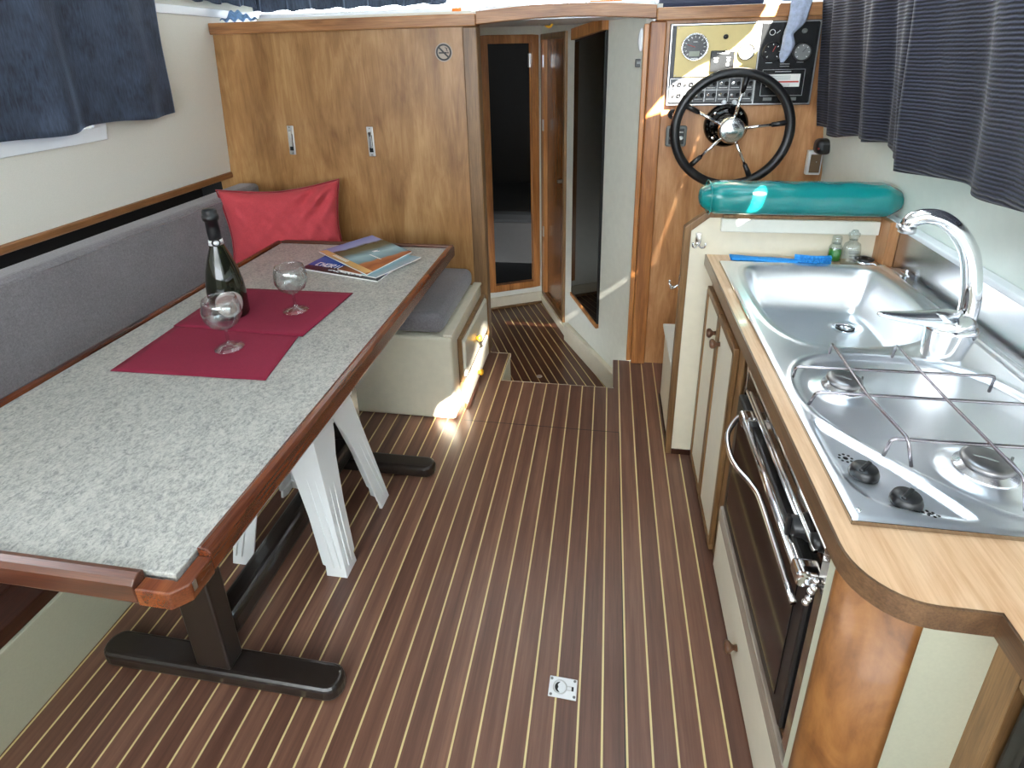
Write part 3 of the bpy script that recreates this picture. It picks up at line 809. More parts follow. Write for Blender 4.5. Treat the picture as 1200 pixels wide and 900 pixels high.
for (a, b) in (((-.012, .040), (-.010, .060)), ((-.010, .060), (.006, .042)), ((.006, .042), (.008, .062))):
    p = [on_bottle(a[0] + (b[0] - a[0]) * k / 4, a[1] + (b[1] - a[1]) * k / 4, .0580) for k in range(5)]
    m.tube(p, .0014, 6)
m.build('label_emblem', M['silver'], lb)
m = MB(); p = [on_bottle((.026 * math.cos(2 * PI * k / 20)), .248 + .010 * math.sin(2 * PI * k / 20), .0235) for k in range(20)]
m.tube(p, .0022, 6, closed=True); m.build('neck_ring', M['black'], root)

def make_glass(x, y):
    root = thing('wine_glass', 'empty clear stemmed wine glass in front of the bottle', 'glass', (x, y, TZ + .0040), 'stemmed wine glasses')
    c = (x, y, TZ + .0040)
    outer = [(0, .0), (.040, .0), (.0405, .0018), (.022, .006), (.008, .012), (.0050, .022), (.0044, .050), (.0060, .058), (.020, .063), (.040, .078), (.0505, .100), (.0515, .120), (.047, .142), (.0435, .154)]
    inner = [(.0420, .154), (.0455, .142), (.0500, .120), (.0490, .100), (.0388, .080), (.019, .0655), (0, .0625)]
    MB().lathe(outer + inner, c, n=40).build('bowl_and_stem', M['glass'], root)
    return root
g1 = make_glass(-1.042, 1.283)
g2 = copy_tree(g1); g2.location = (-.977, 1.537, TZ + .0064); g2['label'] = 'empty clear stemmed wine glass nearer the magazines'

# magazines
def magazine(name, quad, z, th, mats, label, strip=None):
    c = Vector((sum(p[0] for p in quad) / 4, sum(p[1] for p in quad) / 4, z))
    root = thing(name, label, 'magazine', c, 'magazines on the table')
    m = MB(); m.prism([(p[0], p[1], z) for p in quad], (0, 0, th)); m.build('pages', M['paper'], root)
    m = MB(); m.prism([(p[0], p[1], z + th) for p in quad], (0, 0, .0012)); cv = m.build('cover', mats, root)
    return root, cv
def rot_of(a, b): return -math.atan2(b[1] - a[1], b[0] - a[0])
q1 = [(-1.158, 1.906), (-.808, 1.809), (-.770, 2.080), (-1.110, 2.165)]
mA = cover('dark_blue_magazine_cover', [(.0, rgb(16, 18, 40)), (.16, rgb(24, 28, 60)), (.22, rgb(56, 84, 160)), (.5, rgb(70, 96, 176)), (1, rgb(90, 110, 180))], q1[0], q1[3], .1)
r1, cv = magazine('magazine', q1, TZ + .0005, .005, mA, 'dark blue magazine at the bottom of the pile on the table')
m = MB(); d = Vector((q1[1][0] - q1[0][0], q1[1][1] - q1[0][1], 0)).normalized(); e = Vector((-d.y, d.x, 0)); o = Vector((*q1[0], TZ + .0070))
def stroke(m, pts, w=.003):
    for a, b in zip(pts, pts[1:]):
        p = o + d * a[0] + e * a[1]; q = o + d * b[0] + e * b[1]; t_ = (q - p).normalized(); s_2 = Vector((-t_.y, t_.x, 0)) * w
        m.prism([p - s_2 - t_ * w * .5, q - s_2 + t_ * w * .5, q + s_2 + t_ * w * .5, p + s_2 - t_ * w * .5], (0, 0, .0004))
# large worn title letters along the near edge, then a ragged white line
xx = .03
GL = {'C': [[(1, 0), (0, 0), (0, 1), (1, 1)]], 'H': [[(0, 0), (0, 1)], [(0, .5), (1, .5)], [(1, 0), (1, 1)]], 'O': [[(0, 0), (1, 0), (1, 1), (0, 1), (0, 0)]], 'R': [[(0, 0), (0, 1), (1, 1), (1, .5), (0, .5), (1, 0)]], 'I': [[(.5, 0), (.5, 1)]], 'U': [[(0, 1), (0, 0), (1, 0), (1, 1)]], 'M': [[(0, 0), (0, 1), (.5, .4), (1, 1), (1, 0)]]}
for ch in 'CHORIUM':
    for s in GL[ch]: stroke(m, [(xx + a * .014, .045 + b * .03) for a, b in s], .0020)
    xx += .022
for k in range(9): stroke(m, [(.12 + k * .018, .020 + .004 * (k % 2)), (.132 + k * .018, .022 - .003 * (k % 3))], .0035)
m.build('cover_print', M['white_mark'], cv)
q2 = [(-.905, 1.850), (-.820, 1.822), (-.722, 2.050), (-.985, 2.150)]
q2 = [(-1.00, 1.890), (-.820, 1.825), (-.722, 2.052), (-.925, 2.130)]
mB = cover('teal_brown_magazine_cover', [(.0, rgb(150, 170, 180)), (.18, rgb(120, 160, 172)), (.34, rgb(150, 190, 200)), (.42, rgb(168, 100, 62)), (.7, rgb(150, 82, 50)), (1, rgb(110, 70, 50))], q2[1], q2[0], .2)
r2, cv2 = magazine('magazine', q2, TZ + .0085, .004, mB, 'teal and rust coloured magazine between the two others in the pile')
q3 = [(-1.164, 2.066), (-.859, 1.837), (-.775, 2.100), (-1.028, 2.300)]
mC = cover('lake_magazine_cover', [(.0, rgb(186, 110, 66)), (.10, rgb(156, 90, 56)), (.2, rgb(190, 118, 78)), (.24, rgb(120, 150, 158)), (.42, rgb(160, 196, 208)), (.5, rgb(116, 146, 152)), (.58, rgb(104, 106, 84)), (.74, rgb(86, 82, 52)), (.78, rgb(160, 166, 214)), (1, rgb(140, 148, 206))], q3[1], q3[0], .14)
r3, cv3 = magazine('magazine', q3, TZ + .0145, .004, mC, 'landscape photo magazine with orange left edge, topmost of the pile')
o = Vector((*q3[0], TZ + .0202)); d = (Vector((*q3[1], 0)) - Vector((*q3[0], 0))).normalized(); e = Vector((-d.y, d.x, 0))
m = MB(); m.prism([o, o + d * .37, o + d * .375 + e * .030, o + d * .01 + e * .030], (0, 0, .0003)); m.build('cover_strip', M['sand'], cv3)
m = MB(); o = o + Vector((0, 0, .0006))
xx = .10
for k in range(8): stroke(m, [(xx, .012), (xx + .006, .024)], .0035); xx += .014
m.build('cover_strip_print', M['white_mark'], cv3); m = MB()
for k in range(7): stroke(m, [(.20 + k * .012, .12), (.208 + k * .012, .124)], .0016)
m.build('cover_caption', M['white_mark'], cv3); m = MB()
stroke(m, [(.17, .15), (.175, .172), (.18, .15), (.19, .172)], .0018)
m.build('cover_print', M['white_mark'], cv3)

# ------------------------------------------------------------------ bulkhead fittings
def latch(x, z, lean, label):
    r = thing('flush_latch', label, 'latch', (x, 2.54, z), 'flush latches on the wooden bulkhead')
    rot = Matrix.Rotation(lean, 3, 'Y')
    MB().box(x - .016, x + .016, 2.533, 2.5398, z - .068, z + .068, rot, (x, 2.536, z)).build('plate', M['zinc'], r, bevel=.003)
    MB().box(x - .009, x + .009, 2.5315, 2.5330, z - .048, z + .030, rot, (x, 2.536, z)).build('recess', M['gauge_black'], r)
    MB().box(x - .008, x + .008, 2.5270, 2.5314, z - .030, z + .046, rot, (x, 2.536, z)).build('lever', M['chrome'], r, bevel=.002)
    for s in (-1, 1): MB().lathe([(.0035, 0), (.003, .0015), (0, .002)], (x, 2.533, z + s * .060), (0, -1, 0), n=10).build('screw', M['grey_mark'], r)
latch(-1.483, 1.085, .05, 'small metal flush latch on the bulkhead above the red pillow')
latch(-1.085, 1.078, .0, 'small metal flush latch on the bulkhead, nearer the doorway')
r = thing('no_smoking_sign', 'round no smoking sticker near the top of the wooden bulkhead', 'sign', (-.711, 2.54, 1.455))
cs = (-.711, 2.5385, 1.457)
MB().lathe([(.0385, 0), (.0385, .0012)], (cs[0], 2.5398, cs[2]), (0, -1, 0), 40, False).build('disc', M['taupe_sign'], r)
def ring_y(c, r0, r1, y, mat, name, parent, n=40):
    m = MB(); vs = []
    for rr in (r0, r1):
        for yy in (y, y - .0008):
            for k in range(n):
                a = 2 * PI * k / n; vs.append((c[0] + rr * math.cos(a), yy, c[2] + rr * math.sin(a)))
    fs = []
    for k in range(n):
        j = (k + 1) % n
        fs += [(n + k, n + j, 3 * n + j, 3 * n + k), (2 * n + k, 2 * n + j, 3 * n + j, 3 * n + k), (k, j, n + j, n + k)]
    m.add(vs, fs); return m.build(name, mat, parent)
ring_y(cs, .027, .034, 2.5386, M['black_paint'], 'prohibition_ring', r)
B(cs[0] - .030, cs[0] + .030, 2.5368, 2.5376, cs[2] - .0035, cs[2] + .0035, rot=Matrix.Rotation(PI / 4, 3, 'Y')).build('slash', M['black_paint'], r)
m = MB(); m.box(cs[0] - .022, cs[0] + .014, 2.5378, 2.5384, cs[2] - .005, cs[2] + .001); m.box(cs[0] + .016, cs[0] + .022, 2.5378, 2.5384, cs[2] - .005, cs[2] + .001); m.build('cigarette', M['black_paint'], r)
MB().tube([(cs[0] + .018, 2.538, cs[2] + .004), (cs[0] + .012, 2.538, cs[2] + .010), (cs[0] + .016, 2.538, cs[2] + .014), (cs[0] + .006, 2.538, cs[2] + .019)], .0015, 6, res=4).build('smoke_mark', M['black_paint'], r)

# floor ring plate
r = thing('floor_lift_ring', 'square bright metal lift ring plate set in the striped floor', 'lift ring', (-.094, 1.495, 0))
pcx, pcy = -.0605, .935
r.location = (pcx, pcy, 0)
rot = Matrix.Rotation(-.03, 3, 'Z')
MB().box(pcx - .0340, pcx + .0340, pcy - .0245, pcy + .0245, .0002, .0030, rot).build('plate', M['bright_alu'], r, bevel=.002)
MB().tube([(pcx - .007 + .0160 * math.cos(2 * PI * k / 28), pcy + .0160 * math.sin(2 * PI * k / 28), .0034) for k in range(28)], .0016, 6, closed=True).build('ring', M['zinc'], r)
m = MB(); m.prism([(pcx - .007 - .0125 * math.sin(PI * k / 10), pcy + .0125 * math.cos(PI * k / 10), .0031) for k in range(11)] + [(pcx - .0125, pcy - .006, .0031), (pcx - .0110, pcy, .0031), (pcx - .0125, pcy + .006, .0031)], (0, 0, .0004)); m.build('finger_hole', M['black_paint'], r)
m = MB(); m.box(pcx + .009, pcx + .022, pcy - .0060, pcy - .0042, .003, .0038); m.box(pcx + .009, pcx + .022, pcy + .0030, pcy + .0048, .003, .0038); m.build('tongue', M['zinc'], r)
B(pcx + .021, pcx + .026, pcy - .0060, pcy + .0040, .0030, .0040).build('hinge_slot', M['black_paint'], r)
for sx in (-1, 1):
    for sy in (-1, 1): MB().lathe([(.0034, 0), (.0026, .0007), (0, .0009)], (pcx + sx * .028, pcy + sy * .0185, .003), n=12).build('screw', M['grey_mark'], r)
r = MB().lathe([(.016, 0), (.014, .002), (.006, .0025), (0, .0025)], (-.332, 2.749, -.25), n=20).build('floor_drain', M['zinc']); tag(r, 'tiny round metal fitting in the lower passage floor', 'fitting')


# ------------------------------------------------------------------ galley: cabinet
root = thing('galley_cabinet', 'cream galley cabinet with brown-edged doors under the worktop on the right', 'cabinet', (.6, 1.2, 0))
m = MB(); m.box(.363, .382, 1.352, 1.856, .0, .774); m.box(.363, .382, .690, 1.352, .738, .774); m.box(.364, .382, .715, 1.352, .0, .232)
m.box(.382, .86, 1.84, 1.856, .0, .774); m.box(.382, .86, 1.330, 1.345, .0, .66)
m.build('face_frame', M['cab_trim'], root, bevel=.002)
def cab_door(y0, y1, ky, kz):
    d = B(.352, .362, y0 + .014, y1 - .014, .030, .690).build('door', M['door_white'], root, bevel=.002)
    m = MB(); m.box(.347, .3625, y0, y1, .688, .706); m.box(.347, .3625, y0, y1, .012, .030); m.box(.347, .3625, y0, y0 + .016, .030, .688); m.box(.347, .3625, y1 - .016, y1, .030, .688)
    m.build('door_edge', M['cab_trim'], d, bevel=.003)
    MB().lathe([(.008, 0), (.006, .008), (.008, .012), (.0145, .018), (.0150, .024), (.011, .029), (0, .030)], (.352, ky, kz), (-1, 0, 0), 16).build('knob', M['knobbrown'], d)
cab_door(1.628, 1.842, 1.655, .622)
cab_door(1.400, 1.622, 1.592, .618)
d = B(.352, .3635, .650, 1.345, .015, .185).build('drawer', M['door_white'], root, bevel=.003)
MB().lathe([(.008, 0), (.006, .008), (.008, .012), (.0145, .018), (.0150, .024), (.011, .029), (0, .030)], (.352, 1.034, .088), (-1, 0, 0), 16).build('knob', M['knobbrown'], d)
B(.350, .363, .650, 1.345, .190, .236).build('oven_sill', M['greywood'], root, bevel=.003)
B(.352, .372, .676, .712, .0, .774).build('side_strip', M['sage'], root, bevel=.002)
# quarter round corner post
m = MB(); pts = []
for i in range(13):
    a = PI + PI / 2 * i / 12; pts.append((.430 + .080 * math.cos(a), .688 + .080 * math.sin(a), 0))
pts += [(.430, .66, 0), (.40, .688, 0)]
m.prism(pts, (0, 0, .774), True); m.build('corner_post', M['burl'], root, bevel=.0)
B(.430, .530, .612, .63, .0, .774).build('end_panel', M['sage'], root)
m = MB(); m.box(.524, .545, .568, .632, .0, .774); m.box(.524, .545, -.5, .568, .70, .774); m.build('side_stile', M['cab_trim'], root, bevel=.003)
# black framed panel facing the aisle further aft
root = thing('cool_box', 'black-edged grey cool box door beside the wooden stile, bottom right', 'cool box', (.7, .2, 0))
B(.562, .85, -.45, .56, .02, .69).build('body', M['greyfab'], root, bevel=.01)
m = MB(); m.box(.530, .56, .535, .564, .0, .690); m.box(.530, .56, -.48, .535, .655, .690); m.box(.530, .56, -.48, .535, .0, .04); m.build('door_seal', M['black'], root, bevel=.008, seg=3)
B(.536, .560, -.45, .532, .045, .650).build('door', M['greyfab'], root, bevel=.004)

# ------------------------------------------------------------------ oven
root = thing('oven', 'built-in black glass oven with chrome rails under the worktop', 'oven', (.55, 1.03, .24))
B(.385, .78, .765, 1.300, .250, .655).build('body', M['black'], root)
m = MB(); m.box(.356, .384, .716, .742, .238, .738); m.box(.366, .384, 1.318, 1.352, .238, .738); m.box(.366, .384, .742, 1.318, .238, .252)
m.build('side_flange', M['steel_dark'], root, bevel=.0015)
d = B(.350, .380, .752, 1.312, .262, .628).build('door', M['black'], root, bevel=.006)
B(.3475, .3500, .790, 1.275, .300, .590).build('door_window', M['blackgloss'], d, bevel=.001)
MB().tube([(.3490, .80, .44), (.3490, 1.26, .44)], .0012, 6).build('door_line', M['zinc'], d)
m = MB(); m.tube([(.342, 1.245, .604), (.326, 1.228, .598), (.304, 1.185, .590), (.298, 1.120, .588), (.304, 1.070, .590), (.322, 1.010, .596), (.328, .95, .598), (.328, .745, .592)], .0062, 12, res=6)
m.build('door_handle', M['chrome'], d)
m = MB(); m.cyl((.334, 1.190, .645), (.334, .742, .640), .0085); m.build('guard_rail', M['chrome'], root)
for y in (1.178, .760):
    m = MB(); m.box(.325, .366, y - .018, y + .018, .630, .658); m.build('rail_bracket', M['chrome'], root, bevel=.006, seg=3)
m = MB(); m.box(.368, .384, .744, 1.316, .632, .738); m.build('control_panel', M['steel_dark'], root, bevel=.002)
m = MB(); m.cyl((.356, 1.26, .668), (.356, .82, .668), .0045); m.cyl((.352, 1.22, .690), (.352, .76, .690), .0035); m.cyl((.360, 1.28, .712), (.360, .74, .712), .003)
m.build('pan_rail', M['chrome'], root)
MB().lathe([(.024, 0), (.024, .006), (.019, .012), (.018, .028), (.016, .031), (0, .031)], (.368, .835, .668), (-1, 0, 0), 24).build('control_knob', M['black'], root)
MB().lathe([(.016, 0), (.014, .018), (0, .019)], (.368, .775, .695), (-1, 0, 0), 20).build('control_knob', M['black'], root)
MB().box(.330, .337, .830, .840, .648, .690).build('knob_grip', M['black'], root, bevel=.002)
m = MB()
for k in range(5): m.ball((.350 - .002 * k, .735 - .003 * (k % 2), .655 - .012 * k), .006)
m.build('hinge_chain', M['chrome'], root)

# ------------------------------------------------------------------ worktop
root = thing('worktop', 'pale beech galley worktop with dark edge around the steel sink', 'worktop', (.6, 1.0, .775))
def corner(cx, cy, r, a0, a1, n=10): return [(cx + r * math.cos(a0 + (a1 - a0) * i / n), cy + r * math.sin(a0 + (a1 - a0) * i / n)) for i in range(n + 1)]
cc = corner(.418, .660, .083, PI, 1.5 * PI)
m = MB(); z0, z1 = .775, .810
def pr(pts): m.prism([(p[0], p[1], z0) for p in pts], (0, 0, z1 - z0))
pr([(.335, .712), (.372, .712), (.372, 1.768), (.335, 1.857)][:3] + [(.372, 1.857), (.335, 1.857)])
pr([(.372, 1.768), (.864, 1.768), (.864, 1.857), (.372, 1.857)])
pr([(.828, .712), (.864, .712), (.864, 1.768), (.828, 1.768)])
pr([(.335, .712), (.335, .660)] + cc[1:] + [(.487, .577), (.487, -.5), (.864, -.5), (.864, .712)])
m.build('top', M['beech'], root, fix=False)
out = [(.335, 1.857), (.335, .660)] + cc[1:] + [(.487, .577), (.487, -.5)]
def offs(path, w):
    P = [Vector((*p, 0)) for p in path]; o = []
    for i, p in enumerate(P):
        a = (P[i] - P[i - 1]).normalized() if i else (P[1] - P[0]).normalized(); b = (P[i + 1] - P[i]).normalized() if i + 1 < len(P) else a
        n = Vector((a.y, -a.x, 0)) + Vector((b.y, -b.x, 0)); n.normalize(); k = max(.5, n.dot(Vector((a.y, -a.x, 0))))
        o.append(p + n * (w / k))
    return o
inn = offs(out, -.0005); ou = offs(out, -.0045)
# make sure the band lies outside the board
if ou[0].x > .335: inn = offs(out, .0005); ou = offs(out, .0045)
eb = MB(); n_ = len(inn)
vs = [(p.x, p.y, z) for z in (z0 - .001, z1 + .0003) for ring in (inn, ou) for p in ring]
fs = []
for i in range(n_ - 1):
    a, b = i, i + 1
    fs += [(a, b, n_ + b, n_ + a), (2 * n_ + a, 2 * n_ + b, 3 * n_ + b, 3 * n_ + a), (a, b, 2 * n_ + b, 2 * n_ + a), (n_ + a, n_ + b, 3 * n_ + b, 3 * n_ + a)]
eb.add(vs, fs, False); eb.build('edge_band', M['edge_y'], root)

# ------------------------------------------------------------------ sink and hob in one steel pressing
root = thing('sink_hob_unit', 'stainless steel sink with two-burner gas hob pressed in one plate', 'sink', (.6, 1.2, .811))
def cat(pts, n=10):
    return np.array([(p.x, p.y) for p in smooth_path([Vector((*q, 0)) for q in pts], n, True)])
def sdf(P, poly):
    """signed distance, negative outside, positive inside"""
    a = poly; b = np.roll(poly, -1, 0)
    d = np.full(len(P), 1e9); ins = np.zeros(len(P), bool)
    for (x0, y0), (x1, y1) in zip(a, b):
        e = np.array([x1 - x0, y1 - y0]); w = P - np.array([x0, y0]); L = (e * e).sum()
        t = np.clip((w @ e) / L, 0, 1) if L > 0 else np.zeros(len(P)); q = w - t[:, None] * e
        d = np.minimum(d, np.hypot(q[:, 0], q[:, 1]))
        c = ((y0 > P[:, 1]) != (y1 > P[:, 1])); 
        with np.errstate(divide='ignore', invalid='ignore'): xi = (x1 - x0) * (P[:, 1] - y0) / (y1 - y0 if y1 != y0 else 1e-9) + x0
        ins ^= c & (P[:, 0] < xi)
    return np.where(ins, d, -d)
def sst(x): x = np.clip(x, 0, 1); return x * x * (3 - 2 * x)
SX0, SX1, SY0, SY1 = .3625, .836, .698, 1.778
nx, ny = 118, 270
gx = np.linspace(SX0, SX1, nx); gy = np.linspace(SY0, SY1, ny); GX, GY = np.meshgrid(gx, gy, indexing='ij'); P = np.stack([GX.ravel(), GY.ravel()], 1)
basin = cat([(.404, 1.64), (.430, 1.728), (.52, 1.750), (.70, 1.752), (.785, 1.730), (.810, 1.65), (.806, 1.50), (.780, 1.37), (.725, 1.285), (.64, 1.240), (.53, 1.226), (.455, 1.246), (.412, 1.33), (.400, 1.48)])
hob = cat([(.390, 1.07), (.425, 1.145), (.50, 1.185), (.62, 1.19), (.72, 1.165), (.785, 1.09), (.808, .96), (.806, .80), (.76, .735), (.66, .728), (.58, .745), (.50, .815), (.43, .90), (.392, .975)])
ctl = cat([(.374, .925), (.390, .935), (.415, .905), (.470, .835), (.515, .765), (.535, .722), (.520, .714), (.460, .720), (.410, .735), (.384, .765), (.375, .82)])
db = sdf(P, basin)
d2 = db.reshape(nx, ny).copy()
for _ in range(30):
    q_ = np.pad(d2, 1, mode='edge'); d2 = (q_[1:-1, 1:-1] * 2 + q_[:-2, 1:-1] + q_[2:, 1:-1] + q_[1:-1, :-2] + q_[1:-1, 2:]) / 6
k_ = sst_(np.clip(db / .03, 0, 1)) if False else np.clip(db / .03, 0, 1)
db = db * (1 - k_) + d2.ravel() * k_; dh = sdf(P, hob); dc = sdf(P, ctl)
Z = np.full(len(P), .8200)
Z -= .120 * sst(db / .066) + .012 * sst(db / .16)
Z -= .0095 * sst((dh + .002) / .012)
Z -= .0075 * sst(dc / .014)
Z += .0018 * np.exp(-((dh + .008) / .004) ** 2) * (db < -.01) * (dc < -.004)     # pressed bead round the hob
Z += .0018 * np.exp(-((db + .012) / .007) ** 2)
for bx, by, R_ in ((.473, 1.055, .062), (.602, .833, .070)):
    rr = np.hypot(P[:, 0] - bx, P[:, 1] - by); Z += .010 * sst((R_ - rr) / .030)
# drain dip
rr = np.hypot(P[:, 0] - .690, P[:, 1] - 1.60); Z -= .005 * sst((.045 - rr) / .02)
# raised rim at the back, rolled outer edge
Z += .004 * sst((P[:, 0] - .822) / .006)
e = np.minimum.reduce([P[:, 0] - SX0, P[:, 1] - SY0, SY1 - P[:, 1]]); Z -= .0035 * (1 - sst(e / .006))
def zf(x, y):
    i = (x - SX0) / (SX1 - SX0) * (nx - 1); j = (y - SY0) / (SY1 - SY0) * (ny - 1); return float(Z.reshape(nx, ny)[int(round(i)), int(round(j))])
vs = [(float(x), float(y), float(z)) for (x, y), z in zip(P, Z)]
fs = [(i * ny + j, (i + 1) * ny + j, (i + 1) * ny + j + 1, i * ny + j + 1) for i in range(nx - 1) for j in range(ny - 1)]
m = MB(); m.add(vs, fs, True)
m.build('steel_plate', M['steel'], root, fix=False)
m = MB(); m.box(SX0 - .0012, SX0, SY0 - .001, SY1, .8095, .8170); m.box(SX0 - .0012, SX1, SY0 - .0012, SY0, .8095, .8170); m.build('plate_edge', M['edge_y'] if False else M['steel_dark'], root)
dr = MB().lathe([(.034, .004), (.031, .006), (.026, .003), (.024, -.001), (.014, -.002), (.013, .002), (.008, .004), (0, .005)], (.690, 1.60, zf(.690, 1.60) - .001), n=36).build('drain', M['chrome'], root)
MB().lathe([(.0225, 0), (.0225, .0008), (.0150, .0008), (.0150, 0)], (.690, 1.60, zf(.690, 1.60) + .0025), n=30).build('drain_gap', M['black'], dr)
for bx, by, s in ((.473, 1.055, 1.0), (.602, .833, 1.12)):
    b = MB().lathe([(.040 * s, -.002), (.038 * s, .004), (.030 * s, .007), (.028 * s, .012), (0, .012)], (bx, by, .8195), n=40).build('burner_base', M['steel_b'], root)
    MB().lathe([(.031 * s, 0), (.0325 * s, .002), (.0315 * s, .006), (.026 * s, .0095), (.010 * s, .008), (0, .0078)], (bx, by, .8325), n=40).build('burner_cap', M['burner'], b)
    m = MB(); m.tube([(bx - .016 * s, by + .006, .841), (bx - .004 * s, by + .002, .8415), (bx + .010 * s, by - .006, .841)], .0018, 6, res=3); m.build('cap_stamp', M['grey_mark'], b)
    MB().cyl((bx + .037 * s, by + .012, .822), (bx + .037 * s, by + .012, .838), .0018).build('igniter', M['grey_mark'], b)
# wire pan support
def wire(pts, nm='wire'):
    return MB().tube(pts, .0026, 8, res=0)
g = MB()
def W(pts):
    # round the corners of the bent wire
    q = []; P_ = [Vector(p) for p in pts]; q.append(P_[0])
    for a, b, c in zip(P_, P_[1:], P_[2:]):
        u = (a - b).normalized(); v = (c - b).normalized(); r_ = .007
        q += [b + u * r_, b + (u + v) * r_ * .3, b + v * r_]
    q.append(P_[-1]); g.tube(q, .0029, 8)
zt, zb = .858, .8165
W([(.388, 1.082, zb), (.382, 1.057, zt), (.735, 1.064, zt), (.742, 1.078, zb)])
W([(.388, .985, zb), (.392, .967, zt), (.790, .972, zt), (.797, .982, zb)])
W([(.462, .848, zb + .003), (.465, .842, zt), (.775, .848, zt), (.782, .858, zb)])
W([(.492, 1.190, zb + .004), (.479, 1.155, zt + .005), (.473, .960, zt + .005), (.486, .838, zt + .005), (.494, .826, zb + .003)])
W([(.617, 1.190, zb + .004), (.606, 1.162, zt + .005), (.602, .967, zt + .005), (.606, .765, zt + .005), (.610, .750, zb)])
tg = g.build('pan_support', M['wire'], origin=(.59, .97, .8165))
tag(tg, 'chrome wire pan support standing over the two gas burners', 'pan support')
for kx, ky in ((.417, .804), (.454, .749)):
    kb = MB().lathe([(.0215, 0), (.0215, .006), (.0190, .013), (.0175, .015), (0, .015)], (kx, ky, .8128), n=28).build('hob_knob', M['black'], root)
    MB().box(kx - .0160, kx + .0160, ky - .0036, ky + .0036, .8270, .8315, Matrix.Rotation(.80, 3, 'Z')).build('knob_grip', M['black'], kb, bevel=.002)
for hx, hy in ((.4040, .842), (.4760, .726)):
    m = MB(); m.lathe([(.0040, 0), (0, .0004)], (hx, hy, zf(hx, hy) + .0004), n=12)
    for k in range(8): m.lathe([(.0023, 0), (0, .0004)], (hx + .0095 * math.cos(PI * k / 4), hy + .0095 * math.sin(PI * k / 4), zf(hx + .0095 * math.cos(PI * k / 4), hy + .0095 * math.sin(PI * k / 4)) + .0005), n=10)
    m.build('burner_symbol', M['black_paint'], root)
for px, py in ((.377, .716),): MB().lathe([(.004, 0), (.003, .0012), (0, .0016)], (px, py, .820), n=16).build('screw', M['chrome'], root)

# splashback
r = B(.866, .870, -.5, 1.86, .812, .935).build('splashback', M['steel_b']); tag(r, 'brushed steel splashback behind the tap along the right wall', 'splashback')
B(.838, .8695, -.5, 1.775, .811, .8135).build('bottom_flange', M['steel_b'], r)
r = B(.850, .884, -.5, 1.90, .936, .952).build('trim_12', M['gloss_white'], bevel=.004); struct(r)
r = B(.836, .866, 1.785, 1.860, .811, .950).build('end_board', M['ply_helm'], bevel=.002); tag(r, 'brown wooden board standing between partition and steel splashback', 'board')

# mixer tap
root = thing('mixer_tap', 'chrome swan-neck mixer tap with lever standing behind the hob', 'tap', (.728, 1.215, .820))
fb = Vector((.728, 1.215, .8195))
tb = MB(); tb.lathe([(.030, 0), (.0305, .003), (.031, .006), (.0345, .040), (.0370, .060), (.0375, .064), (.034, .071), (.020, .076), (0, .078)], (0, 0, 0), n=44)
tb.v = [((x * 1.32 + z * .10) + fb.x - .004, y * 1.05 + fb.y, z + fb.z) for x, y, z in tb.v]; tb.build('tap_body', M['chrome'], root)
MB().cyl((.748, 1.222, .835), (.757, 1.226, .886), .021, .019, 28).build('spout_collar', M['chrome'], root)
sp = [(.757, 1.226, .880), (.762, 1.232, .93), (.757, 1.240, .985), (.742, 1.244, 1.040), (.716, 1.250, 1.082), (.684, 1.258, 1.108), (.655, 1.264, 1.112), (.634, 1.268, 1.103), (.628, 1.270, 1.088)]
m = MB(); m.tube(sp, [.0185, .0188, .0185, .018, .017, .0165, .016, .0158, .0155], 24, res=6); m.build('spout', M['chrome'], root)
MB().lathe([(.0165, 0), (.0165, .016), (.013, .018), (.012, .012), (0, .012)], (.628, 1.270, 1.092), (0, 0, -1), 24).build('aerator', M['zinc'], root)
# flat lever pointing forward-left
lv = MB(); top = Vector((.722, 1.216, .905)); tip = Vector((.598, 1.232, .900)); dd = (tip - top)
def lev(u, v):
    p = top + Vector((.020, 0, 0)) + (tip - top - Vector((.020, 0, 0))) * u
    w = .042 * (1 - u) ** .8 + .014
    if u < .12: w *= math.sqrt(max(.05, u / .12))
    a = 2 * PI * v; return (p.x, p.y + w * .8 * math.cos(a), p.z + (.013 * (1 - u) + .0055) * math.sin(a) + .004 * math.sin(PI * u) * -1)
lv.grid(lev, 24, 16); lv.ball(tip + Vector((.002, 0, 0)), .011, 1, 1, .5); lv.ball(top + Vector((.004, 0, -.008)), .040, 1.15, 1, .58)
lv.build('lever', M['hubmetal'], root)
MB().lathe([(.003, 0), (.0035, .002), (0, .003)], (.700, 1.196, .876), (-.3, -1, .2), 12).build('lever_button', M['black'], root)

# ------------------------------------------------------------------ things behind the sink
root = thing('washing_glove', 'folded blue cleaning cloth with ribbed end lying behind the sink', 'cloth', (.55, 1.80, .811))
m = MB()
def cl(u, v):
    x = .402 + .19 * u; y = 1.812 + (-.030) * u
    w = .013 + .012 * abs(math.cos(1.4 * PI * u)) * (1 - .3 * u)
    a = 2 * PI * v; return (x, y + w * math.cos(a), .8115 + .007 + (.0065 + .003 * u) * math.sin(a))
m.grid(cl, 20, 14); m.build('folded_cloth', M['bluedish'], root)
m = MB()
for k in range(4):
    m.tube([(.585, 1.782 + .002 * k, .817 + .007 * k), (.640, 1.772, .817 + .0075 * k), (.688, 1.785, .817 + .007 * k)], .0055, 10, res=5)
for i in range(9):
    for k in range(4): m.ball((.600 + .0105 * i, 1.765 + .004 * abs(i - 4) * .4, .8175 + .0073 * k), .0036, n=8, m=6)
m.build('chenille_end', M['bluedish'], root)
root = thing('sanitizer_bottle', 'clear pump-less squeeze bottle of hand gel with white cap behind the sink', 'bottle', (.752, 1.808, .8105), 'small bottles behind the sink')
c = (.752, 1.806, .8105)
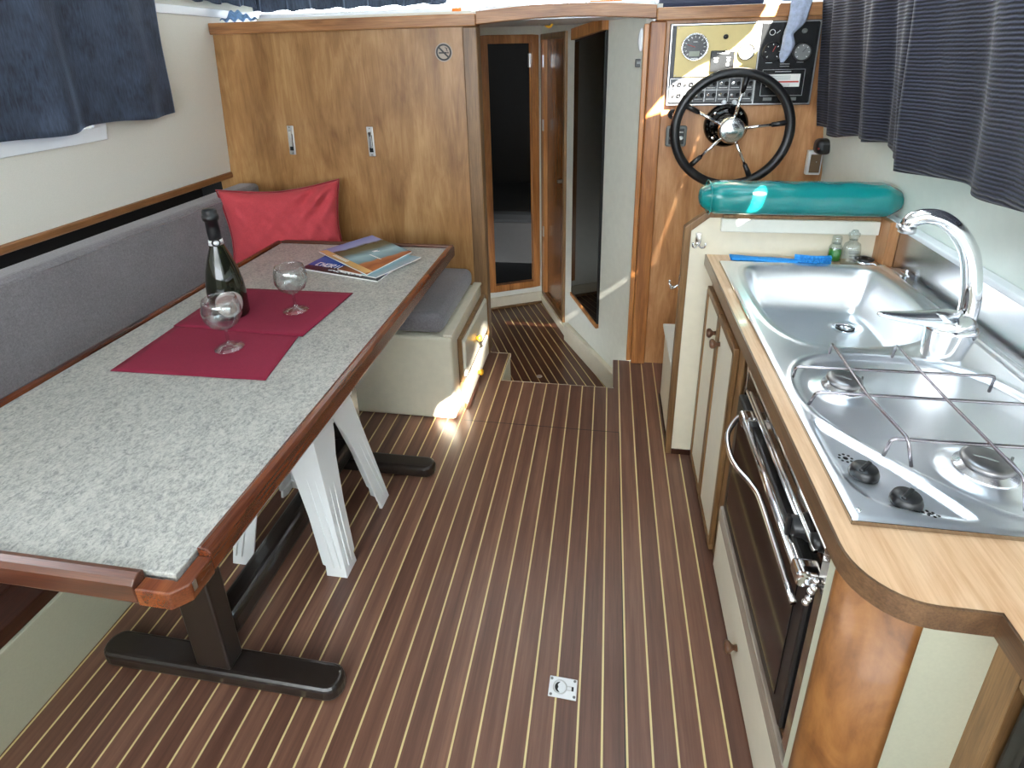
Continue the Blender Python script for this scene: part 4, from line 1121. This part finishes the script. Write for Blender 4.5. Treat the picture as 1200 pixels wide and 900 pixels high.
def obl(prof, c, sy, name, mat, par, n=28):
    m = MB(); m.lathe(prof, (0, 0, 0), n=n); m.v = [(x + c[0], y * sy + c[1], z + c[2]) for x, y, z in m.v]; return m.build(name, mat, par)
obl([(0, 0), (.026, 0), (.0275, .004), (.026, .05), (.0225, .066), (.012, .074), (.011, .080)], c, .7, 'bottle_body', M['clear'], root)
obl([(.010, .078), (.0125, .079), (.0125, .088), (.016, .090), (.016, .100), (.011, .103), (.0075, .110), (0, .111)], c, .8, 'cap', M['clear'], root)
m = MB()
for k, (z, w) in enumerate(((.046, .015), (.040, .013), (.030, .012))): m.box(c[0] - w, c[0] + w, c[1] - .0205, c[1] - .0198, c[2] + z, c[2] + z + .0016)
m.build('label_print', M['grey_mark'], root)
root = thing('gel_bottle', 'small bottle with green contents and pale cap, left of the clear bottle', 'bottle', (.716, 1.832, .8105), 'small bottles behind the sink')
c = (.716, 1.832, .8105)
obl([(0, 0), (.019, 0), (.020, .004), (.0195, .045), (.015, .054), (.012, .058)], c, .8, 'bottle_body', M['clear'], root)
obl([(0, .003), (.017, .003), (.0175, .038), (0, .038)], c, .8, 'green_gel', M['green'], root)
obl([(.0135, .057), (.0145, .059), (.0140, .078), (.012, .082), (0, .083)], c, .9, 'cap', M['clear'], root)
root = thing('sink_plug', 'black round sink plug on a chain in the corner by the partition', 'plug', (.80, 1.825, .8105))
MB().lathe([(.030, 0), (.030, .005), (.026, .010), (.024, .010)], (.800, 1.822, .8105), n=30).build('plug_rim', M['chrome'], root)
MB().lathe([(.026, 0), (.027, .006), (.018, .009), (.010, .006), (.008, .013), (0, .013)], (.800, 1.822, .8185), n=30).build('plug_body', M['black'], root)
m = MB()
for k in range(16):
    u = k / 15; m.ball((.812 + .022 * u, 1.80 - .075 * u, .8145 + .004 * math.sin(9 * u)), .0032, n=8, m=6)
m.build('plug_chain', M['chrome'], root)
r = MB().tube([(.832, 1.79, .8160), (.845, 1.74, .8170), (.850, 1.690, .8175)], .0042, 8, res=4).build('corner_clip', M['zinc']); tag(r, 'thin metal clip lying along the splashback corner', 'clip')
m = MB(); m.cyl((.852, 1.672, .8140), (.852, 1.672, .845), .0035); m.cyl((.852, 1.66, .830), (.852, 1.700, .830), .003); m.build('clip_arm', M['chrome'], r)

# ------------------------------------------------------------------ partition behind the galley with bolster
root = thing('low_partition', 'low cream partition with wooden edging between galley and helm seat', 'partition', (.56, 1.87, 0))
o_ = [(.258, 0), (.258, .900), (.322, .955), (.862, .955), (.862, 0)]
m = MB(); m.prism([(x, 1.860, z) for x, z in [(.280, .02), (.280, .890), (.333, .935), (.862, .935), (.862, .02)]], (0, .022, 0)); m.build('panel', M['cream'], root)
m = MB()
m.prism([(x, 1.855, z) for x, z in [(.258, 0), (.280, 0), (.280, .890), (.258, .901)]], (0, .032, 0))
m.prism([(x, 1.855, z) for x, z in [(.258, .901), (.280, .890), (.334, .936), (.324, .957)]], (0, .032, 0))
m.prism([(x, 1.855, z) for x, z in [(.324, .957), (.334, .936), (.862, .936), (.862, .957)]], (0, .032, 0))
m.build('wooden_edging', M['cab_trim'], root, bevel=.003)
B(.280, .363, 1.856, 1.862, .0, .022).build('kick_strip', M['dark_wood'], root)
B(.368, .834, 1.838, 1.859, .894, .938).build('backrest_board', M['white'], root, bevel=.003)
B(.372, .834, 1.842, 1.859, .939, .950).build('wooden_strip', M['cab_trim'], root, bevel=.002)
# hook on the panel
def hook(c, dirn, label):
    r = thing('coat_hook', label, 'hook', c, 'chrome hooks')
    c = Vector(c); d_ = Vector(dirn); side = Vector((0, 0, 1)).cross(d_)
    a = c - side * .009 + Vector((0, 0, -.022)); 
    m = MB(); m.box(c.x - (.009 if abs(d_.y) else .002), c.x + (.009 if abs(d_.y) else .002), c.y - (.009 if abs(d_.x) else .002), c.y + (.009 if abs(d_.x) else .002), c.z - .022, c.z + .022)
    m.build('back_plate', M['chrome'], r, bevel=.0018)
    p = c + d_ * .002 + Vector((0, 0, -.014))
    for s in (-1, 1):
        MB().tube([p, p + d_ * .016 + side * s * .008 + Vector((0, 0, -.010)), p + d_ * .026 + side * s * .018 + Vector((0, 0, -.004)), p + d_ * .026 + side * s * .020 + Vector((0, 0, .010))], .0030, 8, res=5).build('prong', M['chrome'], r)
    return r
hook((.304, 1.858, .862), (0, -1, 0), 'chrome double hook on the cream face of the partition')
hook((.256, 1.870, .705), (-1, 0, 0), 'chrome hook on the aisle edge of the partition')
# bolster
m = MB()
def bol(u, v):
    x = .300 + .572 * u; e_ = min(u, 1 - u)
    r_ = (.035 + .018 * sst(np.array([e_ / .08]))[0]) if e_ < .08 else .053
    if e_ < 1e-6: r_ = .030
    a = 2 * PI * v; ca, sa = math.cos(a), math.sin(a)
    px = abs(ca) ** .75 * math.copysign(1, ca); pz = abs(sa) ** .75 * math.copysign(1, sa)
    wob = .0015 * math.sin(30 * u) * math.sin(3 * a)
    return (x, 1.855 + (r_ * 1.35 + wob) * px * .9, 1.004 + (r_ * .95 + wob) * pz)
m.grid(bol, 60, 36)
m.ball((.302, 1.855, 1.004), .030, .35, 1.25, .95); m.ball((.870, 1.855, 1.004), .030, .35, 1.25, .95)
root = m.build('bolster_cushion', M['teal'], fix=True); tag(root, 'glossy teal vinyl bolster cushion lying along the top of the partition', 'cushion')
root.location.z = .952 if False else root.location.z
mm = MB(); mm.tube([(.322, 1.855 + .053 * 1.2 * math.copysign(abs(math.cos(a)) ** .75, math.cos(a)), 1.004 + .050 * math.copysign(abs(math.sin(a)) ** .75, math.sin(a))) for a in [2 * PI * k / 40 for k in range(40)]], .0022, 6, closed=True); mm.build('end_seam', M['teal'], root)

# helm seat base, further forward
root = thing('helm_seat', 'low white helm seat box beyond the wooden partition edge', 'seat', (.56, 2.05, 0))
B(.268, .86, 1.90, 2.235, .02, .345).build('seat_box', M['cream'], root, bevel=.004)
B(.258, .86, 1.90, 2.245, .346, .362).build('seat_top', M['white'], root, bevel=.004)
B(.262, .276, 1.90, 2.240, .0, .02).build('plinth', M['dark_wood'], root)

# ------------------------------------------------------------------ helm
root = thing('instrument_panel', 'brass and black instrument panel on the helm bulkhead above the wheel', 'instrument panel', (.51, 2.54, 1.23))
YF = 2.514
B(.229, .789, 2.518, 2.540, 1.226, 1.540).build('backboard', M['black'], root, bevel=.003)
m = rect_ring(.232, .786, 1.229, 1.537, .004, 2.5155, 2.5185); m.box(.568, .572, 2.5155, 2.5185, 1.233, 1.533); m.build('metal_border', M['zinc'], root)
B(.253, .566, YF + .001, 2.5182, 1.340, 1.530).build('brass_plate', M['gold'], root, bevel=.001)
B(.575, .780, YF + .001, 2.5182, 1.234, 1.532).build('black_plate', M['gauge_black'], root, bevel=.001)
B(.240, .566, YF + .001, 2.5182, 1.240, 1.334).build('switch_plate', M['switchgrey'], root, bevel=.001)
def gauge(x, z, r_, face, rimm, name, needle, marks=11, mm_=None):
    g = MB().lathe([(r_ * 1.0, 0), (r_ * 1.0, .014), (r_ * .97, .017), (r_ * .90, .015), (r_ * .88, .010)], (x, YF + .001, z), (0, -1, 0), 36).build(name, rimm, root)
    MB().lathe([(r_ * .88, 0), (0, .0001)], (x, YF - .0094, z), (0, -1, 0), 36, False).build('dial', face, g)
    m = MB()
    for k in range(marks):
        a = math.radians(225 - 270 * k / (marks - 1)); 
        m.box(x + r_ * .72 * math.cos(a) - .0012, x + r_ * .72 * math.cos(a) + .0012, YF - .0108, YF - .0098, z + r_ * .72 * math.sin(a) - r_ * .07, z + r_ * .72 * math.sin(a) + r_ * .07, Matrix.Rotation(-(a - PI / 2), 3, 'Y'))
    if mm_ is not None: m.build('dial_marks', mm_, g)
    m = MB(); a = needle; m.box(x - .0010, x + .0010, YF - .0118, YF - .0109, z, z + r_ * .62, Matrix.Rotation(a, 3, 'Y'), (x, YF - .010, z)); m.build('needle', M['red_mark'] if face is M['gauge_black'] else M['black_paint'], g)
    return g
g = gauge(.326, 1.452, .052, M['gauge_black'], M['chrome'], 'tachometer', -1.25, 13, M['white_mark'])
B(.305, .345, YF - .0110, YF - .0096, 1.417, 1.437).build('display', M['lcd'], g)
m = MB(); m.box(.318, .334, YF - .0112, YF - .0096, 1.470, 1.4725); m.box(.314, .340, YF - .0112, YF - .0096, 1.408, 1.411); m.build('dial_text', M['white_mark'], g)
gauge(.522, 1.430, .031, M['gauge_white'], M['black'], 'fuel_gauge', .15, 9, M['grey_mark'])
gauge(.619, 1.428, .036, M['gauge_black'], M['black'], 'oil_gauge', .4, 7, M['white_mark'])
gauge(.728, 1.424, .033, M['dullglass'], M['black'], 'temperature_gauge', .7, 7, M['white_mark'])
MB().lathe([(.009, 0), (.009, .012), (.005, .016), (0, .016)], (.440, YF + .001, 1.487), (0, -1, 0), 20).build('push_button', M['black'], root)
g = B(.389, .480, 2.502, 2.5150, 1.356, 1.437).build('battery_monitor', M['gauge_black'], root, bevel=.004)
m = MB(); m.box(.412, .458, 2.5010, 2.5020, 1.425, 1.4285); m.box(.402, .418, 2.5010, 2.5020, 1.408, 1.4105); m.box(.450, .464, 2.5010, 2.5020, 1.410, 1.4125); m.box(.452, .460, 2.5010, 2.5020, 1.3655, 1.3680)
m.build('print', M['white_mark'], g)
for x, z, r_ in ((.410, 1.398, .007), (.457, 1.400, .0065), (.455, 1.384, .0065)): MB().lathe([(r_, 0), (r_, .002), (0, .003)], (x, 2.502, z), (0, -1, 0), 16).build('indicator', M['white_mark'], g)
MB().lathe([(.009, 0), (.008, .008), (0, .010)], (.516, YF + .001, 1.366), (0, -1, 0), 18).build('warning_lamp', M['yellow'], root)
MB().lathe([(.009, 0), (.009, .010), (0, .012)], (.727, YF + .001, 1.500), (0, -1, 0), 18).build('key_button', M['grey_mark'], root)
MB().tube([(.612 + .010 * math.cos(2 * PI * k / 18), YF, 1.498 + .010 * math.sin(2 * PI * k / 18)) for k in range(18)], .0012, 5, closed=True).build('glow_symbol', M['white_mark'], root)
m = MB(); m.tube([(.628, YF, 1.494), (.640, YF, 1.504)], .0014, 5); m.build('key_mark', M['white_mark'], root)
g = B(.612, .736, 2.5115, 2.5150, 1.296, 1.344).build('rating_label', M['paper'], root)
m = MB(); m.box(.645, .732, 2.5108, 2.5115, 1.312, 1.318); m.build('red_line', M['red_mark'], g)
m = MB()
for z in (1.336, 1.330, 1.324, 1.306, 1.300): m.box(.618, .700 + .02 * ((z * 1000) % 2), 2.5108, 2.5115, z, z + .0014)
m.build('small_print', M['grey_mark'], g)
m = rect_ring(.594, .752, 1.262, 1.362, .0016, 2.5135, 2.5150); m.box(.640, .700, 2.5135, 2.515, 1.352, 1.355); m.box(.600, .625, 2.5135, 2.515, 1.386, 1.388); m.box(.715, .740, 2.5135, 2.515, 1.386, 1.388); m.box(.655, .690, 2.5135, 2.515, 1.372, 1.374); m.box(.655, .690, 2.5135, 2.515, 1.380, 1.383); m.build('plate_print', M['zinc'], root)
for a_, b_ in ((.608, .640), (.700, .732)):
    B(a_, b_, 2.5125, 2.5150, 1.244, 1.256).build('name_strip', M['grey_mark'], root)
m = MB()
for z in (1.288, 1.333): m.box(.242, .564, 2.5135, 2.515, z - .0006, z + .0006)
for k in range(8): m.box(.242 + .046 * k, .2432 + .046 * k, 2.5135, 2.515, 1.242, 1.332)
m.build('grid_lines', M['zinc'], root)
for row, z in enumerate((1.312, 1.268)):
    for k in range(7):
        x = .252 + k * .046
        s_o = MB().lathe([(.0055, 0), (.0055, .004), (.003, .005), (0, .005)], (x + .004, 2.514, z), (0, -1, 0), 14).build('toggle_switch', M['zinc'], root)
        MB().cyl((x + .004, 2.510, z), (x + .004, 2.497, z + (.006 if (k + row) % 3 else -.006)), .0018, .0028, 10).build('lever', M['chrome'], s_o)
        MB().lathe([(.0085, 0), (.0085, .005), (.0060, .006), (.0055, .003), (0, .003)], (x + .026, 2.514, z), (0, -1, 0), 16).build('fuse_holder', M['black'], root)
        B(x - .002, x + .030, 2.5135, 2.515, z - .0165, z - .0145).build('switch_legend', M['white_mark'], root)
for x in (.459, .500): MB().lathe([(.010, 0), (.009, .012), (0, .013)], (x, 2.516, 1.240), (0, -1, 0), 14).build('fuse_cap', M['gloss_white'], root)
for x, z in ((.237, 1.532), (.781, 1.532), (.781, 1.234), (.237, 1.234), (.260, 1.524), (.258, 1.346)): MB().lathe([(.003, 0), (.0025, .001), (0, .0015)], (x, 2.5155, z), (0, -1, 0), 10).build('screw', M['zinc'], root)

root = thing('steering_wheel', 'black-rimmed steering wheel with five chrome spokes at the helm', 'steering wheel', (.48, 2.54, .92))
WC = Vector((.478, 2.400, 1.142)); R_ = .216
N = 64
MB().tube([(WC.x + R_ * math.cos(2 * PI * k / N), WC.y, WC.z + R_ * math.sin(2 * PI * k / N)) for k in range(N)], .0185, 16, closed=True).build('rim', M['black'], root)
MB().lathe([(.052, 0), (.052, .004), (.044, .014), (.040, .016), (.030, .014), (.026, .016), (0, .016)], (WC.x, WC.y - .002, WC.z), (0, -1, 0), 40).build('hub_cap', M['hubmetal'], root)
MB().lathe([(.045, 0), (.052, .030), (.050, .034)], (WC.x, WC.y + .034, WC.z), (0, -1, 0), 36).build('hub_body', M['chrome'], root)
for k in range(5):
    a = math.radians(80 + 72 * k); d = Vector((math.cos(a), 0, math.sin(a)))
    s_o = MB().cyl(WC + Vector((0, .012, 0)) + d * .035, WC + d * .150, .0068, .0058, 14).build('spoke', M['chrome'], root)
    MB().cyl(WC + d * .148, WC + d * .206, .0088, .0115, 14).build('spoke_grip', M['black'], s_o)
MB().lathe([(.088, 0), (.088, .020), (.080, .034), (.060, .042), (.040, .050), (.036, .110)], (WC.x, 2.5395, WC.z + .005), (0, -1, 0), 40).build('mounting', M['blackgloss'], root)
for k in range(4):
    a = math.radians(45 + 90 * k); MB().lathe([(.007, 0), (.007, .006), (0, .008)], (WC.x + .070 * math.cos(a), 2.506, WC.z + .005 + .070 * math.sin(a)), (0, -1, 0), 6, False).build('bolt', M['chrome'], root)

root = thing('trim_control', 'small grey control box with buttons left of the steering wheel hub', 'control', (.283, 2.54, 1.06))
B(.240, .326, 2.520, 2.5398, 1.058, 1.146).build('case', M['grey_mark'], root, bevel=.010, seg=3)
g = B(.252, .314, 2.517, 2.5205, 1.070, 1.134).build('face', M['black'], root, bevel=.003)
for x in (.264, .302): MB().lathe([(.009, 0), (.008, .005), (0, .006)], (x, 2.517, 1.096), (0, -1, 0), 16).build('button', M['white_mark'], g)
MB().box(.294, .310, 2.5162, 2.517, 1.118, 1.122).build('button_label', M['white_mark'], g)
r = MB().lathe([(.020, 0), (.020, .018), (.014, .022), (.012, .016), (0, .016)], (.262, 2.5398, 1.192), (0, -1, 0), 24).build('ignition_lock', M['black']); tag(r, 'round black lock under the panel corner, left of the wheel rim', 'lock')
MB().box(.261, .263, 2.520, 2.524, 1.186, 1.198).build('key_slot', M['zinc'], r)

root = thing('throttle_lever', 'black throttle lever head on the right end of the helm bulkhead', 'throttle', (.87, 2.50, 1.05))
MB().box(.812, .868, 2.512, 2.539, .945, 1.045).build('base_plate', M['bright_alu'], root, bevel=.004)
MB().box(.822, .862, 2.508, 2.512, .955, 1.030).build('cover', M['brown_lens'], root, bevel=.002)
m = MB(); m.box(.822, .884, 2.455, 2.520, 1.035, 1.098); m.build('lever_head', M['black'], root, bevel=.022, seg=4)
MB().lathe([(.004, 0), (0, .003)], (.828, 2.456, 1.062), (-.1, -1, 0), 10).build('red_button', M['red_mark'], root)
MB().lathe([(.004, 0), (0, .003)], (.845, 2.508, 1.000), (0, -1, 0), 10).build('screw', M['chrome'], root)

# ------------------------------------------------------------------ on the dash shelf
root = thing('striped_pole', 'white pole with orange bands lying along the dash under the front curtain', 'pole', (-.7, 2.68, 1.602))
MB().tube([(-1.60, 2.640, 1.621), (-1.1, 2.66, 1.622), (-.62, 2.70, 1.623)], .019, 18, res=8).build('tube', M['gloss_white'], root)
for x in (-1.50, -.70): MB().cyl((x, 2.648 + (x + 1.5) * .055, 1.6215), (x + .04, 2.650 + (x + 1.5) * .055, 1.6215), .0200, n=18).build('orange_band', M['orange'], root)
r = MB()
def crumple(u, v):
    x = -1.745 + .15 * u; y = 2.545 + .10 * v
    return (x, y, 1.607 + .045 * abs(math.sin(2.2 * u + 1.5 * v)) * v + .007 * math.sin(23 * u + 9 * v) + .008)
r.grid(crumple, 24, 18); r = r.build('folded_cloth', M['bluecloth'], solid=.004); tag(r, 'crumpled light blue striped cloth on the left end of the dash', 'cloth')
r = MB().box(.185, .60, 2.63, 2.95, 1.602, 1.66).build('dash_cushion', M['navy_vinyl'], bevel=.02, seg=3); tag(r, 'dark navy cushion lying on the dash above the instrument panel', 'cushion')
m = MB(); m.box(-.10, .04, 2.70, 2.80, 1.636, 1.650); r = m.build('orange_strap', M['orange'], bevel=.003); tag(r, 'short orange band lying on the white dash above the passage', 'strap')
B(-.20, .12, 2.79, 2.86, 1.636, 1.646).build('blue_strip', M['bluecloth'], r, bevel=.002)
# cloth hanging over the instrument panel
m = MB()
P_ = [(.700, 2.66, 1.618, .04, .006), (.700, 2.52, 1.612, .036, .008), (.692, 2.494, 1.585, .034, .010), (.684, 2.488, 1.53, .030, .012), (.664, 2.486, 1.49, .016, .010), (.668, 2.484, 1.455, .022, .012), (.660, 2.484, 1.415, .018, .010), (.654, 2.486, 1.388, .006, .005)]
pp = smooth_path([Vector((a, b, c)) for a, b, c, _, _ in P_], 6); n_p = len(pp)
def strap(u, v):
    i = min(n_p - 1, int(u * (n_p - 1) + .5)); p = pp[i]; k = u * (len(P_) - 1); j = min(int(k), len(P_) - 2); f_ = k - j
    w = P_[j][3] * (1 - f_) + P_[j + 1][3] * f_; t_ = P_[j][4] * (1 - f_) + P_[j + 1][4] * f_
    a = 2 * PI * v; r_ = 1 + .18 * math.sin(5 * a + 4 * u)
    return (p.x + w * r_ * math.cos(a), p.y - t_ * r_ * math.sin(a) * .8 * (1 if u > .2 else .4), p.z + (t_ * .5 * math.sin(a) if u < .2 else 0))
m.grid(strap, 42, 20); r = m.build('hanging_cloth', M['striped_strap']); tag(r, 'twisted grey-blue cloth hanging from the dash over the black gauges', 'cloth')

# ------------------------------------------------------------------ curtains
def curtain(name, label, mat, path, ztop, zbot, folds, amp, inward, group, seed=0, nu=200, nv=30, thick=.004, lean=None):
    """path: function u->(x,y) along the rail; inward: unit vector into the saloon"""
    rnd = random.Random(seed); ph = rnd.random() * 6; iv = Vector((*inward, 0)); m = MB()
    def f(u, v):
        x, y = path(u); zt = ztop; zb = zbot(u); z = zb + (zt - zb) * v
        if lean: x = lean(z)
        a = amp * (1.15 - .55 * v)
        wv = math.sin(2 * PI * folds * u + ph + .5 * math.sin(3.1 * u * folds)) + .35 * math.sin(2 * PI * folds * 2.3 * u + 1.7 * ph)
        d = a * (1.45 + wv) + .003 * math.sin(9 * v + 20 * u)
        p = Vector((x, y, z)) + iv * d
        return (p.x, p.y, p.z - .006 * math.sin(2 * PI * folds * u + ph) * (1 - v))
    m.grid(f, nu, nv)
    o = m.build(name, mat, solid=thick, fix=False); tag(o, label, 'curtain', group)
    return o
curtain('window_curtain', 'dark blue velour curtain over the left side window', M['velour'], lambda u: (0, .85 + 1.31 * u), 1.93,
        lambda u: 1.238 - .010 * math.sin(5 * u), 3.4, .020, (1, 0), 'blue curtains', 3, lean=lambda z: lx(z) + .014)
curtain('window_curtain', 'short blue curtain across the left half of the windscreen above the dash', M['velour'], lambda u: (-1.78 + 1.02 * u, 2.90 - .06 * u), 1.93,
        lambda u: 1.668, 7.0, .020, (0, -1), 'blue curtains', 5)
curtain('window_curtain', 'small blue curtain over the forward left side window', M['velour'], lambda u: (0, 2.26 + .58 * u), 1.96,
        lambda u: 1.688, 4.0, .010, (1, 0), 'blue curtains', 8, lean=lambda z: lx(z) + .014)
curtain('window_curtain', 'ribbed navy curtain beside the helm, the far one of the right side', M['cord'], lambda u: (0, 2.49 - .80 * u), 1.93,
        lambda u: 1.150 - .012 * math.sin(7 * u), 3.1, .016, (-1, 0), 'blue curtains', 11, lean=lambda z: rx(z) - .012)
curtain('window_curtain', 'large ribbed navy curtain above the tap, nearest on the right side', M['cord'], lambda u: (0, 1.700 - 2.05 * u), 1.93,
        lambda u: 1.128 + .035 * min(1, u * 3) - .008 * math.sin(9 * u), 4.6, .022, (-1, 0), 'blue curtains', 13, lean=lambda z: rx(z) - .022)
for nm, a, b in (('left', (-1.735, .8, 1.935), (-1.735, 2.22, 1.935)), ('right', (.715, -.4, 1.935), (.715, 2.52, 1.935)), ('front', (-1.79, 2.89, 1.935), (-.72, 2.84, 1.935))):
    r = MB().cyl(a, b, .006, n=10).build('curtain_rail', M['gloss_white']); tag(r, 'white curtain rail along the top of the %s window' % nm, 'curtain rail')

# ------------------------------------------------------------------ headliner, with openings added in the shape of the sun patches
from mathutils.geometry import tessellate_polygon
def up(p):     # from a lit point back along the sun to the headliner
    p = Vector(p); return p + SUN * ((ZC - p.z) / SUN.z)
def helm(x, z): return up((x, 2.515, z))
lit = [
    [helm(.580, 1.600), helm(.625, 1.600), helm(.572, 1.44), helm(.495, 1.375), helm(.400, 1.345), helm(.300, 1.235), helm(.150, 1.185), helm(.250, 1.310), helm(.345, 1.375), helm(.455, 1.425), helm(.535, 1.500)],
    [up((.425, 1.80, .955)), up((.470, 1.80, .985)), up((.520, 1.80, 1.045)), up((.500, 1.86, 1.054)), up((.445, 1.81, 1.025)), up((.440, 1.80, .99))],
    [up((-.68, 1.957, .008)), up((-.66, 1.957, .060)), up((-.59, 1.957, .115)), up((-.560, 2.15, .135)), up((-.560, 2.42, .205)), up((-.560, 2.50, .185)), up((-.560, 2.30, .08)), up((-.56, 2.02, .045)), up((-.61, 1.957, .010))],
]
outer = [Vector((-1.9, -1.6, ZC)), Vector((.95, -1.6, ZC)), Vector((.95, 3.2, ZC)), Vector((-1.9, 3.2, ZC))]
light_opening = [Vector((-.05, .66, ZC)), Vector((.62, .66, ZC)), Vector((.62, 1.42, ZC)), Vector((-.05, 1.42, ZC))]
loops = [outer] + lit + [light_opening]
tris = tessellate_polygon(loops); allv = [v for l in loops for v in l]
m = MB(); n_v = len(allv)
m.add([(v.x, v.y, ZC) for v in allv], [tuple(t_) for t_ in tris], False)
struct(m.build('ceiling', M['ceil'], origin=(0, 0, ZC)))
m = MB(); m.box(-.05, .62, .66, 1.42, ZC + .002, ZC + .006); struct(m.build('added_skylight', M['frosted']))  # unseen diffusing skylight, added to brighten the sink and floor
m = MB(); m.box(-3, 2.2, -3.6, -1.6, ZC, ZC + .03); struct(m.build('ceiling', M['ceil']))  # unseen roof overhang, added and widened to block stray sun

# ------------------------------------------------------------------ light, world, camera
w = bpy.data.worlds.new('sky'); sc.world = w; w.use_nodes = True
bg = w.node_tree.nodes['Background']; bg.inputs[0].default_value = (.86, .93, 1.0, 1); bg.inputs[1].default_value = 12
ld = bpy.data.lights.new('sun', 'SUN'); ld.energy = 110; ld.angle = math.radians(.6); ld.color = (1, .95, .86)
lo = bpy.data.objects.new('sun', ld); COL.objects.link(lo); lo.rotation_euler = SUN.to_track_quat('Z', 'Y').to_euler()

cam = bpy.data.cameras.new('camera'); co = bpy.data.objects.new('camera', cam); COL.objects.link(co)
Mc = Matrix([[0.9862658016166934, 0.16339905143520905, -0.024093952590951335], [-0.03587648371935932, 0.3543341901774027, 0.9344303931204607], [0.16122235104760024, -0.9207323344280889, 0.355329877524092]])
co.matrix_world = Matrix.Translation((0, 0, 1.45)) @ Mc.transposed().to_4x4()
cam.sensor_width = 36; cam.sensor_fit = 'HORIZONTAL'; cam.lens = 667.073 / 1200 * 36
cam.shift_x = (600 - 598) / 1200; cam.shift_y = -(450 - 315) / 1200
cam.clip_start = .02
sc.camera = co
sc.view_settings.view_transform = 'Standard'; sc.view_settings.look = 'None'; sc.view_settings.gamma = 1; sc.view_settings.use_curve_mapping = False
sc.view_settings.exposure = 0.0
sc.cycles.max_bounces = 10; sc.cycles.diffuse_bounces = 5; sc.cycles.glossy_bounces = 5; sc.cycles.transmission_bounces = 8
sc.cycles.caustics_reflective = False; sc.cycles.caustics_refractive = False
